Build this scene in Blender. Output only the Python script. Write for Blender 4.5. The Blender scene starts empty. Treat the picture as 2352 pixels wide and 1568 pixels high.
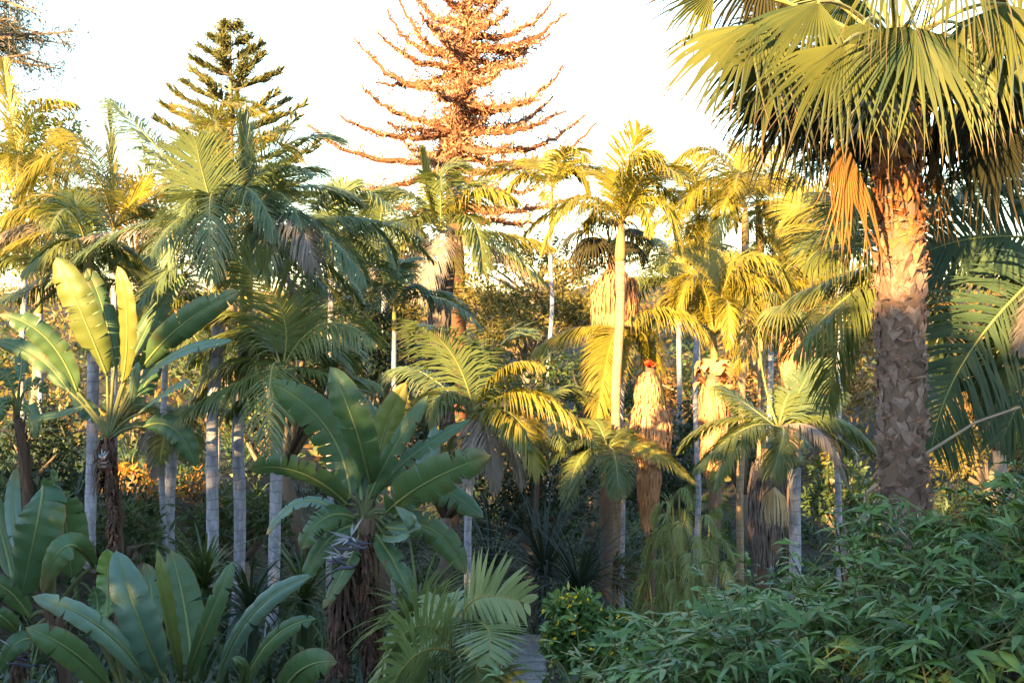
import bpy, math, random
from mathutils import Vector, Matrix, noise
R = random.Random(7)
scene = bpy.context.scene
COL = scene.collection
V = Vector
UP = V((0, 0, 1))
K = 0.45 / 1176.0            # tangent per picture unit (picture 2352 x 1568 units wide)


def at(u, v, D):
    """A point D metres in front of the viewpoint."""
    return V(((u - 1176) * K * D, D, (784 - v) * K * D))


def lerp(a, b, t):
    return a + (b - a) * t


def smooth(a, b, x):
    t = min(1, max(0, (x - a) / (b - a)))
    return t * t * (3 - 2 * t)


# ------------------------------------------------------------------ mesh collector
class MB:
    def __init__(self):
        self.v, self.f, self.t, self.m = [], [], [], []

    def vert(self, p, tint=(0, .5, 0)):
        self.v.append((p[0], p[1], p[2])); self.t.append(tint)
        return len(self.v) - 1

    def face(self, idx, m=0):
        self.f.append(tuple(idx)); self.m.append(m)

    def tube(self, pts, radii, n=6, m=0, tint=None, cap=True):
        rings = []
        N = len(pts)
        rnd = R.random()
        prev = None
        for i, p in enumerate(pts):
            T = (pts[min(i + 1, N - 1)] - pts[max(i - 1, 0)])
            if T.length < 1e-9: T = UP.copy()
            T.normalize()
            if prev is None:
                a = T.cross(V((0.31, 0.95, 0.07)))
                if a.length < .05: a = T.cross(V((1, 0, 0)))
            else:
                a = prev - T * prev.dot(T)
            a.normalize(); prev = a
            b = T.cross(a)
            r = radii[i] if isinstance(radii, (list, tuple)) else radii
            t = i / max(1, N - 1)
            rings.append([self.vert(p + a * (r * math.cos(2 * math.pi * k / n)) + b * (r * math.sin(2 * math.pi * k / n)),
                                    tint or (t, rnd, k / n)) for k in range(n)])
        for i in range(N - 1):
            for k in range(n):
                self.face((rings[i][k], rings[i][(k + 1) % n], rings[i + 1][(k + 1) % n], rings[i + 1][k]), m)
        if cap:
            self.face(tuple(reversed(rings[0])), m)
            self.face(tuple(rings[-1]), m)

    def blade(self, pts, W, w, prof, rnd, m=0, t0=0.0):
        """flat strip along pts, width direction W (one vector or a list), ends in a point"""
        n = len(pts)
        L = []
        for i, p in enumerate(pts):
            t = i / (n - 1)
            ww = W[i] if isinstance(W, list) else W
            if i == n - 1:
                L.append((self.vert(p, (1, rnd, .5)),))
            else:
                h = w * prof[i] * .5
                tt = t0 + (1 - t0) * t
                L.append((self.vert(p - ww * h, (tt, rnd, 0)), self.vert(p + ww * h, (tt, rnd, 1))))
        for i in range(n - 1):
            if len(L[i + 1]) == 1:
                self.face((L[i][0], L[i][1], L[i + 1][0]), m)
            else:
                self.face((L[i][0], L[i][1], L[i + 1][1], L[i + 1][0]), m)

    def leaf(self, p, d, W, L, w, rnd, m=0):
        """one pointed leaf: diamond bent along the middle"""
        a = self.vert(p, (0, rnd, .5))
        b = self.vert(p + d * (L * .45) + W * (w * .5), (.45, rnd, 1))
        c = self.vert(p + d * L, (1, rnd, .5))
        e = self.vert(p + d * (L * .45) - W * (w * .5), (.45, rnd, 0))
        self.face((a, b, c, e), m)

    def build(self, name, mats, parent=None, smooth_=False, loc=None):
        me = bpy.data.meshes.new(name)
        o = bpy.data.objects.new(name, me)
        COL.objects.link(o)
        off = V((0, 0, 0))
        if parent is not None:
            o.parent = parent
            q = parent
            while q is not None:
                off += q.location; q = q.parent
        if loc is not None:
            o.location = loc - off
            off = loc
        if off.length > 0:
            vs = [(a - off.x, b - off.y, c - off.z) for a, b, c in self.v]
        else:
            vs = self.v
        me.from_pydata(vs, [], self.f)
        for mm in (mats if isinstance(mats, (list, tuple)) else [mats]):
            me.materials.append(mm)
        if any(self.m):
            me.polygons.foreach_set('material_index', self.m)
        at_ = me.attributes.new('tint', 'FLOAT_COLOR', 'POINT')
        buf = []
        for t in self.t:
            buf.extend((t[0], t[1], t[2], 1.0))
        at_.data.foreach_set('color', buf)
        me.polygons.foreach_set('use_smooth', [smooth_] * len(self.f))
        me.update()
        return o


def tag(o, label=None, cat=None, group=None, kind=None):
    if label: o['label'] = label
    if cat: o['category'] = cat
    if group: o['group'] = group
    if kind: o['kind'] = kind
    return o


def thing(name, loc, label, cat, group=None):
    o = bpy.data.objects.new(name, None)
    o.empty_display_size = .2
    COL.objects.link(o)
    o.location = loc
    return tag(o, label, cat, group)


# ------------------------------------------------------------------ materials
def rgb(c): return (c[0], c[1], c[2], 1)


def nodes_of(name):
    m = bpy.data.materials.new(name)
    m.use_nodes = True
    nt = m.node_tree
    nt.nodes.clear()
    out = nt.nodes.new('ShaderNodeOutputMaterial')
    return m, nt, out


def mixc(nt, fac, a, b, mode='MIX'):
    n = nt.nodes.new('ShaderNodeMix'); n.data_type = 'RGBA'; n.blend_type = mode
    for sock, val in ((n.inputs[0], fac), (n.inputs[6], a), (n.inputs[7], b)):
        if isinstance(val, bpy.types.NodeSocket): nt.links.new(val, sock)
        elif isinstance(val, (int, float)): sock.default_value = val
        else: sock.default_value = rgb(val)
    return n.outputs[2]


def math_(nt, op, a, b=0.0, c=None):
    n = nt.nodes.new('ShaderNodeMath'); n.operation = op
    for i, val in enumerate((a, b) if c is None else (a, b, c)):
        if isinstance(val, bpy.types.NodeSocket): nt.links.new(val, n.inputs[i])
        else: n.inputs[i].default_value = val
    return n.outputs[0]


def maprange(nt, x, a, b, c=0.0, d=1.0):
    n = nt.nodes.new('ShaderNodeMapRange'); n.interpolation_type = 'SMOOTHSTEP'
    nt.links.new(x, n.inputs[0])
    for i, q in enumerate((a, b, c, d)): n.inputs[1 + i].default_value = q
    return n.outputs[0]


def noise_(nt, scale, detail=3, rough=.55, stretch=None):
    tc = nt.nodes.new('ShaderNodeTexCoord')
    src = tc.outputs['Object']
    if stretch:
        mp = nt.nodes.new('ShaderNodeMapping'); mp.inputs['Scale'].default_value = stretch
        nt.links.new(src, mp.inputs[0]); src = mp.outputs[0]
    n = nt.nodes.new('ShaderNodeTexNoise'); n.inputs['Scale'].default_value = scale
    n.inputs['Detail'].default_value = detail; n.inputs['Roughness'].default_value = rough
    nt.links.new(src, n.inputs['Vector'])
    return n.outputs['Fac']


def bsdf(nt, col, rough=.5, spec=.4, normal=None):
    p = nt.nodes.new('ShaderNodeBsdfPrincipled')
    if isinstance(col, bpy.types.NodeSocket): nt.links.new(col, p.inputs['Base Color'])
    else: p.inputs['Base Color'].default_value = rgb(col)
    if isinstance(rough, bpy.types.NodeSocket): nt.links.new(rough, p.inputs['Roughness'])
    else: p.inputs['Roughness'].default_value = rough
    p.inputs['Specular IOR Level'].default_value = spec
    if normal is not None: nt.links.new(normal, p.inputs['Normal'])
    return p.outputs[0]


def bump(nt, h, strength=.3, dist=.02):
    b = nt.nodes.new('ShaderNodeBump'); b.inputs['Strength'].default_value = strength
    b.inputs['Distance'].default_value = dist
    nt.links.new(h, b.inputs['Height'])
    return b.outputs[0]


def mat_leaf(name, c1, c2, tip=None, tip0=.8, transl=.3, rough=.42, spec=.45, veins=0, patch=None, nscale=1.6):
    m, nt, out = nodes_of(name)
    a = nt.nodes.new('ShaderNodeAttribute'); a.attribute_name = 'tint'
    sp = nt.nodes.new('ShaderNodeSeparateColor'); nt.links.new(a.outputs['Color'], sp.inputs[0])
    col = mixc(nt, sp.outputs[1], c1, c2)
    n = noise_(nt, nscale, 3)
    col = mixc(nt, maprange(nt, n, .3, .75, 0, .45), col, [min(1, x * 1.55) for x in c2])
    if patch:
        n2 = noise_(nt, 2.3, 4, .6)
        col = mixc(nt, maprange(nt, n2, .6, .72, 0, .8), col, patch)
    if tip:
        tt = math_(nt, 'ADD', sp.outputs[0], math_(nt, 'MULTIPLY', math_(nt, 'SUBTRACT', sp.outputs[1], .5), .3))
        col = mixc(nt, maprange(nt, tt, tip0 - .12, tip0 + .12), col, tip)
    nor = None
    if veins:
        wv = math_(nt, 'SINE', math_(nt, 'MULTIPLY', sp.outputs[0], veins))
        col = mixc(nt, math_(nt, 'MULTIPLY_ADD', wv, .045, .05), col, [x * 1.8 for x in c2])
        col = mixc(nt, maprange(nt, math_(nt, 'ADD', sp.outputs[2], math_(nt, 'MULTIPLY', n, .12)), .97, 1.06, 0, .8), col, (.13, .085, .035))
        rib = maprange(nt, math_(nt, 'ABSOLUTE', math_(nt, 'SUBTRACT', sp.outputs[2], 0.0)), 0, .05, 1, 0)
        col = mixc(nt, math_(nt, 'MULTIPLY', rib, .6), col, (.22, .26, .10))
        nor = bump(nt, wv, .08, .006)
    s1 = bsdf(nt, col, rough, spec, nor)
    tr = nt.nodes.new('ShaderNodeBsdfTranslucent')
    tc = mixc(nt, .5, col, (.16, .2, .03), 'MIX')
    nt.links.new(tc, tr.inputs['Color'])
    mx = nt.nodes.new('ShaderNodeMixShader'); mx.inputs[0].default_value = transl
    nt.links.new(s1, mx.inputs[1]); nt.links.new(tr.outputs[0], mx.inputs[2])
    nt.links.new(mx.outputs[0], out.inputs[0])
    return m


def mat_fibre(name, c1, c2, rough=.85, stretch=(8, 8, 1), scale=3.0, transl=0.0):
    m, nt, out = nodes_of(name)
    a = nt.nodes.new('ShaderNodeAttribute'); a.attribute_name = 'tint'
    sp = nt.nodes.new('ShaderNodeSeparateColor'); nt.links.new(a.outputs['Color'], sp.inputs[0])
    n = noise_(nt, scale, 5, .65, stretch)
    f = math_(nt, 'MULTIPLY_ADD', sp.outputs[1], .6, math_(nt, 'MULTIPLY', n, .45))
    col = mixc(nt, f, c1, c2)
    s = bsdf(nt, col, rough, .15, bump(nt, n, .4, .02))
    if transl:
        tr = nt.nodes.new('ShaderNodeBsdfTranslucent'); nt.links.new(col, tr.inputs['Color'])
        mx = nt.nodes.new('ShaderNodeMixShader'); mx.inputs[0].default_value = transl
        nt.links.new(s, mx.inputs[1]); nt.links.new(tr.outputs[0], mx.inputs[2])
        s = mx.outputs[0]
    nt.links.new(s, out.inputs[0])
    return m


def mat_ringtrunk(name, c1, c2, ring, per_m=9.0):
    """palm stem with leaf-scar rings and lichen blotches"""
    m, nt, out = nodes_of(name)
    tc = nt.nodes.new('ShaderNodeTexCoord')
    sx = nt.nodes.new('ShaderNodeSeparateXYZ'); nt.links.new(tc.outputs['Object'], sx.inputs[0])
    n = noise_(nt, 2.2, 5, .6, (1, 1, .6))
    n3 = noise_(nt, 14, 4, .6, (1, 1, .35))
    z = math_(nt, 'ADD', math_(nt, 'MULTIPLY', sx.outputs[2], per_m), math_(nt, 'MULTIPLY', n, 2.2))
    fr = math_(nt, 'FRACT', z)
    line = maprange(nt, math_(nt, 'ABSOLUTE', math_(nt, 'SUBTRACT', fr, .5)), .0, .13, 1, 0)
    col = mixc(nt, maprange(nt, n3, .35, .7), c1, c2)
    col = mixc(nt, math_(nt, 'MULTIPLY', line, maprange(nt, n, .35, .6, .15, .75)), col, ring)
    h = math_(nt, 'SUBTRACT', n3, line)
    nt.links.new(bsdf(nt, col, .8, .2, bump(nt, h, .35, .012)), out.inputs[0])
    return m


def mat_noise(name, c1, c2, c3, scale=1.0, rough=.9, bumpd=.05):
    m, nt, out = nodes_of(name)
    n = noise_(nt, scale, 8, .6); n2 = noise_(nt, scale * 7, 5, .65)
    col = mixc(nt, maprange(nt, n, .35, .65), c1, c2)
    col = mixc(nt, maprange(nt, n2, .45, .75), col, c3)
    nt.links.new(bsdf(nt, col, rough, .2, bump(nt, n2, .6, bumpd)), out.inputs[0])
    return m


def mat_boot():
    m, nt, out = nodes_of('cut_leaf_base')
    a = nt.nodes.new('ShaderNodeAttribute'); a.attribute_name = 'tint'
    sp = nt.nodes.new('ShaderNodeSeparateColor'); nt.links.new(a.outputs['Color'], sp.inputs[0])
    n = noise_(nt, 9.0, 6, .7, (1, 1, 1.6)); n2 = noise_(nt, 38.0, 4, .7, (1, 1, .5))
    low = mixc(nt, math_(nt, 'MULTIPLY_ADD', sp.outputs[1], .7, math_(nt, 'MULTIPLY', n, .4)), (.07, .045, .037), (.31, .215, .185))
    top = mixc(nt, math_(nt, 'MULTIPLY_ADD', sp.outputs[1], .7, math_(nt, 'MULTIPLY', n, .4)), (.10, .028, .010), (.30, .115, .038))  # rusty fibre of fresh bases, with the sunlit orange glow put in
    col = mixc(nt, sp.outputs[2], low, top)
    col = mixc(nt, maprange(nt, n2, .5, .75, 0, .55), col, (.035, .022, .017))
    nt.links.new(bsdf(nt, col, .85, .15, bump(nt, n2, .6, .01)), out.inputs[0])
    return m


STRAW = (.46, .30, .13)
M = {}
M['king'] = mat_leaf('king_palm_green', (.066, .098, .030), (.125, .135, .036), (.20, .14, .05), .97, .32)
M['king_sunlit'] = mat_leaf('sunlit_frond', (.135, .120, .014), (.225, .175, .020), (.30, .18, .05), .95, .36)  # king leaf copy with yellow sunlight put into the colour
M['king_lit'] = mat_leaf('lit_green_frond', (.090, .125, .045), (.155, .165, .055), (.25, .19, .08), .97, .34)  # paler king leaf copy, brighter light put into its green
M['king_shaded'] = mat_leaf('shaded_frond', (.056, .092, .044), (.105, .128, .052), (.18, .14, .07), .97, .28)  # cooler king leaf copy, shade put into the colour
M['deadfrond'] = mat_leaf('dry_grey_frond', (.13, .10, .085), (.20, .165, .15), None, .9, .2, .8, .1)
M['dark_frond'] = mat_leaf('dark_frond', (.022, .042, .022), (.04, .065, .03), (.12, .1, .05), .97, .2, .5, .3)  # silhouette darkness put into the leaf colour
M['fan'] = mat_leaf('fan_palm_green', (.022, .046, .030), (.118, .120, .030), (.22, .14, .08), .9, .26, .40, .35)
M['fan_dark'] = mat_leaf('old_shaded_fan_leaf', (.012, .014, .008), (.032, .028, .013), (.07, .045, .025), .85, .08, .7, .2)  # old leaves and shaded ones, crown shade put into the dark colour
M['straw'] = mat_leaf('dry_straw_leaf', (.20, .095, .03), (.28, .15, .055), None, .9, .25, .8, .1)
M['rachis'] = mat_fibre('frond_rib', (.16, .17, .05), (.26, .22, .08), .5)
M['rachis_gold'] = mat_fibre('yellow_frond_rib', (.20, .15, .03), (.26, .18, .045), .5)
M['rachis_dry'] = mat_fibre('dry_frond_rib', (.24, .17, .12), (.34, .26, .2), .8)
M['shaft'] = mat_fibre('crownshaft_green', (.12, .13, .045), (.2, .17, .06), .45, (3, 3, .6))
M['shaft_tan'] = mat_fibre('tan_crownshaft', (.20, .15, .05), (.26, .18, .08), .5, (3, 3, .6))
M['trunk_grey'] = mat_ringtrunk('pale_ringed_trunk', (.20, .195, .24), (.35, .335, .40), (.135, .125, .145), 6.5)  # lavender of the cool shade put into the grey
M['trunk_tan'] = mat_ringtrunk('tan_ringed_trunk', (.24, .155, .095), (.32, .225, .15), (.15, .09, .055), 7)
M['trunk_brown'] = mat_fibre('fibrous_brown_trunk', (.06, .038, .027), (.16, .10, .075), .9, (10, 10, .8), 2.0)
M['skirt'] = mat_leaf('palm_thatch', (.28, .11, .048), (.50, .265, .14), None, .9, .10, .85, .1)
M['skirt_grey'] = mat_leaf('shaded_palm_thatch', (.085, .066, .062), (.17, .135, .13), None, .9, .1, .85, .1)  # grey thatch, with lavender shade put into the colour
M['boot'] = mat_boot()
M['bird'] = mat_leaf('paddle_leaf', (.026, .064, .032), (.050, .090, .038), (.16, .11, .05), 1.02, .24, .45, .35, 330, (.10, .085, .03))
M['bird_pale'] = mat_leaf('paddle_leaf_pale', (.075, .098, .028), (.115, .125, .028), (.3, .2, .07), 1.02, .32, .45, .35, 330, (.16, .13, .04))
M['bird_shaded'] = mat_leaf('paddle_leaf_shaded', (.052, .098, .074), (.078, .128, .092), (.16, .12, .06), 1.04, .12, .45, .4, 330, (.10, .10, .05))  # paddle leaf copy, bluish shade put into the green
M['bird_rib'] = mat_fibre('paddle_leaf_rib', (.11, .14, .055), (.18, .20, .08), .5)
M['petiole'] = mat_fibre('leaf_stalk', (.055, .07, .03), (.12, .12, .055), .6, (4, 4, 1))
M['bract'] = mat_fibre('dry_bract', (.040, .022, .018), (.13, .075, .055), .85, (3, 3, 3))
M['bloom'] = mat_fibre('white_flower', (.20, .21, .26), (.48, .48, .54), .6)
M['bract_blue'] = mat_fibre('flower_sheath', (.025, .028, .05), (.09, .09, .13), .5)
M['bamboo'] = mat_leaf('bamboo_leaf', (.012, .055, .012), (.115, .180, .036), (.32, .30, .12), .98, .24, .38, .4)
M['cane'] = mat_fibre('bamboo_cane', (.05, .06, .025), (.12, .115, .05), .6)
M['areca'] = mat_leaf('areca_leaf', (.10, .14, .052), (.17, .19, .068), (.34, .3, .1), 1.0, .32, .38, .5)
M['conifer_dead'] = mat_leaf('rust_needles', (.22, .098, .058), (.34, .170, .105), None, .9, .12, .85, .1)
M['bark_rust'] = mat_fibre('rusty_bark', (.075, .032, .02), (.17, .075, .042), .9, (4, 4, 2))
M['norfolk'] = mat_leaf('norfolk_needles', (.050, .062, .027), (.105, .096, .030), None, .9, .12, .7, .2)
M['conifer_blue'] = mat_leaf('blue_grey_needles', (.008, .018, .019), (.022, .032, .030), (.05, .035, .03), .9, .1, .7, .2)
M['bark'] = mat_fibre('grey_bark', (.09, .065, .05), (.2, .15, .12), .9, (5, 5, 1))
M['olive'] = mat_leaf('olive_foliage', (.055, .055, .014), (.125, .092, .02), None, .9, .25, .6, .3)
M['rust_leaf'] = mat_leaf('russet_foliage', (.10, .05, .018), (.17, .092, .026), None, .9, .25, .6, .3)
M['orange_lit_leaf'] = mat_leaf('orange_lit_foliage', (.32, .12, .018), (.50, .22, .03), None, .9, .3, .6, .3)  # orange of the low sun put into the leaf colour
M['green'] = mat_leaf('mid_green_foliage', (.022, .044, .016), (.052, .076, .026), None, .9, .25, .5, .35)
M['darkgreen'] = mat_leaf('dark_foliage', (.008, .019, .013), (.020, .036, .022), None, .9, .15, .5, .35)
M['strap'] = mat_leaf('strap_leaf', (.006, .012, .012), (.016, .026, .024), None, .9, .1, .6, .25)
M['papyrus'] = mat_leaf('feathery_leaf', (.085, .12, .035), (.15, .165, .05), (.28, .22, .09), .98, .32, .5, .35)
M['yellowflower'] = mat_fibre('yellow_petal', (.62, .42, .02), (.75, .55, .03), .6)
M['freshleaf'] = mat_leaf('fresh_green_leaf', (.055, .125, .035), (.095, .17, .045), None, .9, .3, .42, .45)
M['redtuft'] = mat_fibre('red_tuft', (.52, .04, .015), (.7, .10, .03), .6)
M['soil'] = mat_noise('leaf_litter_soil', (.022, .017, .012), (.04, .03, .02), (.07, .055, .036), .8)
M['stone'] = mat_noise('grey_flagstone', (.10, .095, .098), (.19, .178, .175), (.26, .24, .23), 3.5, .9, .03)
M['broom'] = mat_fibre('seed_branch', (.34, .25, .14), (.52, .42, .27), .8)


# ------------------------------------------------------------------ terrain
PROF = [(-70, 6), (-40, 2.5), (-22, -.2), (-10, -1.5), (0, -1.75), (4, -2.3), (8, -3.3), (12, -4.1), (14.5, -4.35), (17, -4.6), (21, -5.5), (30, -5.6),
        (38, -4.6), (48, -2.6), (65, -.2), (90, 2.6), (130, 5.6), (200, 8.5), (600, 14)]


def ground(x, y):
    for (a, za), (b, zb) in zip(PROF, PROF[1:]):
        if y <= b:
            t = min(1, max(0, (y - a) / (b - a)))
            z = za + (zb - za) * t
            break
    else:
        z = PROF[-1][1]
    z += 2.2 * smooth(-4.2, -7.5, x) * smooth(13, 19, y) * (1 - smooth(30, 45, y))
    z += 1.0 * smooth(.6, 3, x) * smooth(2, 5, y) * (1 - smooth(8, 12, y))
    z += 1.6 * smooth(7, 16, x) * smooth(14, 24, y)
    w = smooth(0, 3, abs(x - .6)) if 10 < y < 20 else 1
    z += .22 * w * noise.noise(V((x * .35, y * .35, 3))) + .06 * w * noise.noise(V((x * 1.3, y * 1.3, 9)))
    return z


def make_ground():
    mb = MB()
    xs = sorted(set([round(-16 + i * .5, 3) for i in range(65)] + [-600, -350, -200, -120, -80, -55, -40, -30, -24, -20, 20, 24, 30, 40, 55, 80, 120, 200, 350, 600]))
    ys = sorted(set([round(-12 + i * .5, 3) for i in range(90)] + [-70, -55, -40, -32, -26, -22, -18, -15, 36, 40, 45, 50, 56, 62, 70, 80, 90, 105, 120, 150, 200, 300, 600]))
    idx = [[mb.vert((x, y, ground(x, y))) for x in xs] for y in ys]
    for j in range(len(ys) - 1):
        for i in range(len(xs) - 1):
            mb.face((idx[j][i], idx[j][i + 1], idx[j + 1][i + 1], idx[j + 1][i]))
    o = mb.build('ground', M['soil'], smooth_=True)
    tag(o, kind='structure')


# ------------------------------------------------------------------ plant pieces
def curve3(p0, pm, p1, n):
    c = pm * 2 - (p0 + p1) * .5
    return [p0 * (1 - t) ** 2 + c * (2 * t * (1 - t)) + p1 * t * t for t in [i / (n - 1) for i in range(n)]]


def frond(mb, p0, pm, p1, ll=.55, n=44, w=.036, hang=.5, side=None, roll=0.0, bare=.10, ang=(70, 28), lift=.1,
          rr=.018, rnd0=None, droop_tip=0.0, ragged=.12, m_leaf=0, m_rib=1):
    """pinnate frond: arching rib with a row of leaflets on either side"""
    NS = 14
    pts = curve3(p0, pm, p1, NS)
    mb.tube(pts, [rr * (1 - .85 * i / (NS - 1)) for i in range(NS)], 5, m_rib)
    H = p1 - p0; H.z = 0
    if side is not None: S0 = V(side).normalized()
    else:
        if H.length < .15: H = V((R.uniform(-1, 1), -1, 0))
        S0 = UP.cross(H).normalized()
    rnd0 = R.random() if rnd0 is None else rnd0
    for i in range(n):
        t = bare + (1 - bare) * (i + .5) / n
        f = t * (NS - 1); k = min(NS - 2, int(f)); fr = f - k
        p = pts[k].lerp(pts[k + 1], fr)
        T = (pts[k + 1] - pts[k]).normalized()
        S = (S0 - T * S0.dot(T))
        if S.length < .05: S = T.cross(V((1, 0, 0)))
        S.normalize()
        N = S.cross(T)
        if N.z < 0: N = -N
        if roll:
            S = (S * math.cos(roll) + N * math.sin(roll)); N = T.cross(S) if T.cross(S).z > 0 else S.cross(T)
        prof = (math.sin(math.pi * min(1, (t - bare) / (1 - bare) * .82 + .14))) ** .6
        if t > .93: prof *= .8
        for sg in (-1, 1):
            if R.random() < .05: continue
            a = math.radians(lerp(ang[0], ang[1], t) + R.uniform(-9, 9))
            d = (T * math.cos(a) + S * (sg * math.sin(a)) + N * (lift + R.uniform(-.08, .08))).normalized()
            L = ll * prof * R.uniform(1 - ragged, 1 + ragged * .5)
            q = p.copy(); P = [q.copy()]; W = []
            dd = d.copy()
            hg = hang * R.uniform(.65, 1.45)
            for sgm in range(3):
                Wv = T - dd * T.dot(dd)
                if Wv.length < .1: Wv = N.cross(dd)
                W.append(Wv.normalized())
                q = q + dd * (L / 3); P.append(q.copy())
                dd = (dd + V((0, 0, -hg * .75))).normalized()
            W.append(W[-1])
            mb.blade(P, W, w * R.uniform(.8, 1.15), (.55, 1, .75), min(1, max(0, rnd0 * .6 + R.random() * .4)), m_leaf)
    return pts


def paddle(mb, base, mid, tip, width, face=(0, -1, .25), fold=20, tears=4, sag=8, stalk=None, rad=.02, gap=.05, tipw=.6, m_leaf=0, m_rib=1, m_stalk=2):
    """banana-like leaf blade with split edges"""
    NS = 34
    pts = curve3(base, mid, tip, NS)
    F = V(face).normalized()
    rnd = R.random()
    if stalk is not None:
        sp = curve3(stalk[0], stalk[1], base, 9)
        mb.tube(sp, [rad * 1.5 * (1 - .4 * i / 8) for i in range(9)], 6, m_stalk)
    mb.tube(pts, [rad * (1 - .9 * i / (NS - 1)) for i in range(NS)], 5, m_rib)

    def wprof(t):
        e = (1 - abs(2 * t - 1) ** 2.6) ** .55
        return max(.03, e * lerp(1.05, tipw + .25, t))
    for sg in (-1, 1):
        cuts = sorted(R.uniform(.1, .95) for _ in range(int(tears * 1.2 + .4) if tears else 0))
        edges = [0] + [int(c * (NS - 1)) for c in cuts] + [NS - 1]
        edges = sorted(set(edges))
        for a, b in zip(edges, edges[1:]):
            if b - a < 1: continue
            da = math.radians(R.uniform(-sag, sag) + (R.uniform(0, sag * 2) if b - a < 6 else 0))
            g = gap * R.uniform(.3, 1)
            rows = []
            for k in range(a, b + 1):
                t = k / (NS - 1)
                T = (pts[min(k + 1, NS - 1)] - pts[max(k - 1, 0)]).normalized()
                S = T.cross(F)
                if S.length < .02: S = V((1, 0, 0))
                S.normalize(); N = S.cross(T)
                if N.dot(F) < 0: N = -N
                wv = width * wprof(t)
                row = []
                rel = (k - a) / (b - a)
                for s in (0, .2, .45, .75, 1):
                    fo = math.radians(fold) * (1 - .7 * s) - da * s - .25 * s * s
                    rip = .018 * math.sin(t * 46 + rnd * 20 + sg) * s * width / .3
                    pull = (0.5 - rel) * g * s * s
                    fwd = .28 * s * wv
                    row.append(mb.vert(pts[k] + S * (sg * s * wv * math.cos(fo)) + N * (s * wv * math.sin(fo) + rip)
                                       + T * (fwd * (1 - t) + pull), (t, rnd, s)))
                rows.append(row)
            for r0, r1 in zip(rows, rows[1:]):
                for j in range(4):
                    q = (r0[j], r0[j + 1], r1[j + 1], r1[j])
                    mb.face(q if sg > 0 else q[::-1], m_leaf)


def fan(mb, hub, D, N, Rad, spread=200, nseg=38, drop=.35, curve=.25, fuse=.48, m_leaf=0, pleat=.5, hub_r=.03, jit=.05):
    """fan palm blade: pleated, joined near the stalk, cut into hanging tips"""
    D = D.normalized(); N = (N - D * N.dot(D)).normalized(); S = D.cross(N).normalized()
    sp = math.radians(spread); da = sp / nseg
    rnd0 = R.random()
    for k in range(nseg):
        an = -sp / 2 + da * (k + .5)
        L = Rad * (.72 + .28 * math.cos(an * .62)) * R.uniform(.92, 1.06)
        rnd = min(1, max(0, rnd0 * .5 + R.random() * .5))
        tw = R.uniform(-jit, jit)
        fz = fuse * R.uniform(.9, 1.1)
        rows = []
        for r in (.03, .18, .34, fz, .68, .85, 1.0):
            rr = r * L
            if r <= fz: hw = math.tan(da * .5) * rr
            else: hw = math.tan(da * .5) * fz * L * max(0, 1 - ((r - fz) / (1 - fz)) ** 1.15)
            aa = an + tw * max(0, r - fz) * 2
            E = D * math.cos(aa) + S * math.sin(aa)
            Q = -D * math.sin(aa) + S * math.cos(aa)
            c = hub + E * rr - N * (curve * L * r * r)
            ex = max(0, r - fz)
            c = c + V((0, 0, -drop * L * (ex / (1 - fz)) ** 1.7 * (.6 + .7 * R.random() if r > .9 else .9)))
            pl = N * (hw * pleat)
            if r == 1.0: rows.append((mb.vert(c, (1, rnd, .5)),))
            else:
                rows.append((mb.vert(c - Q * hw - pl, (r, rnd, 0)), mb.vert(c + pl, (r, rnd, .5)), mb.vert(c + Q * hw - pl, (r, rnd, 1))))
        for a, b in zip(rows, rows[1:]):
            if len(b) == 3:
                mb.face((a[0], a[1], b[1], b[0]), m_leaf); mb.face((a[1], a[2], b[2], b[1]), m_leaf)
            else:
                mb.face((a[0], a[1], b[0]), m_leaf); mb.face((a[1], a[2], b[0]), m_leaf)


def thatch(mb, top, bot, rt, rprof, n, ln=.7, w=.05, m=0):
    """hanging dead leaves round a palm stem, radius along the height by rprof(t)"""
    ax = bot - top
    for i in range(n):
        t = R.random() ** .9
        c = top + ax * t
        a = R.uniform(0, 2 * math.pi)
        o = V((math.cos(a), math.sin(a), 0)); q = V((-math.sin(a), math.cos(a), 0))
        r = rprof(t) * R.uniform(.8, 1.06)
        L = ln * R.uniform(.6, 1.25)
        if t + L / ax.length > 1.02: L *= .6
        sw = q * R.uniform(-.12, .12) * L
        P = [c + o * rt, c + o * (r * .9) + V((0, 0, .015)), c + o * r + V((0, 0, -L * .3)) + sw * .3, c + o * (r * R.uniform(.88, 1.02)) + V((0, 0, -L * .7)) + sw * .7,
             c + o * (r * R.uniform(.8, 1.0)) + V((0, 0, -L)) + sw]
        mb.blade(P, (q + o * R.uniform(-.5, .5)).normalized(), w * R.uniform(.6, 1.5), (.5, 1, 1, .8), R.random(), m)


def rand_dir():
    while True:
        d = V((R.uniform(-1, 1), R.uniform(-1, 1), R.uniform(-1, 1)))
        if .05 < d.length < 1: return d.normalized()


def clump(mb, c, r, n, L, w, m=0, flat=.75, rnd=None):
    """spray of leaves around a twig end"""
    rnd = R.random() if rnd is None else rnd
    for _ in range(n):
        d = rand_dir()
        p = c + V((d.x * r, d.y * r, d.z * r * flat)) * (R.random() ** .45)
        e = (d + rand_dir() * .9).normalized()
        W = e.cross(rand_dir())
        if W.length < .1: continue
        mb.leaf(p, e, W.normalized(), L * R.uniform(.6, 1.3), w * R.uniform(.7, 1.2), min(1, max(0, rnd * .7 + R.random() * .3)), m)


def ground_pt(p):
    return V((p.x, p.y, ground(p.x, p.y) - .05))
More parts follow.
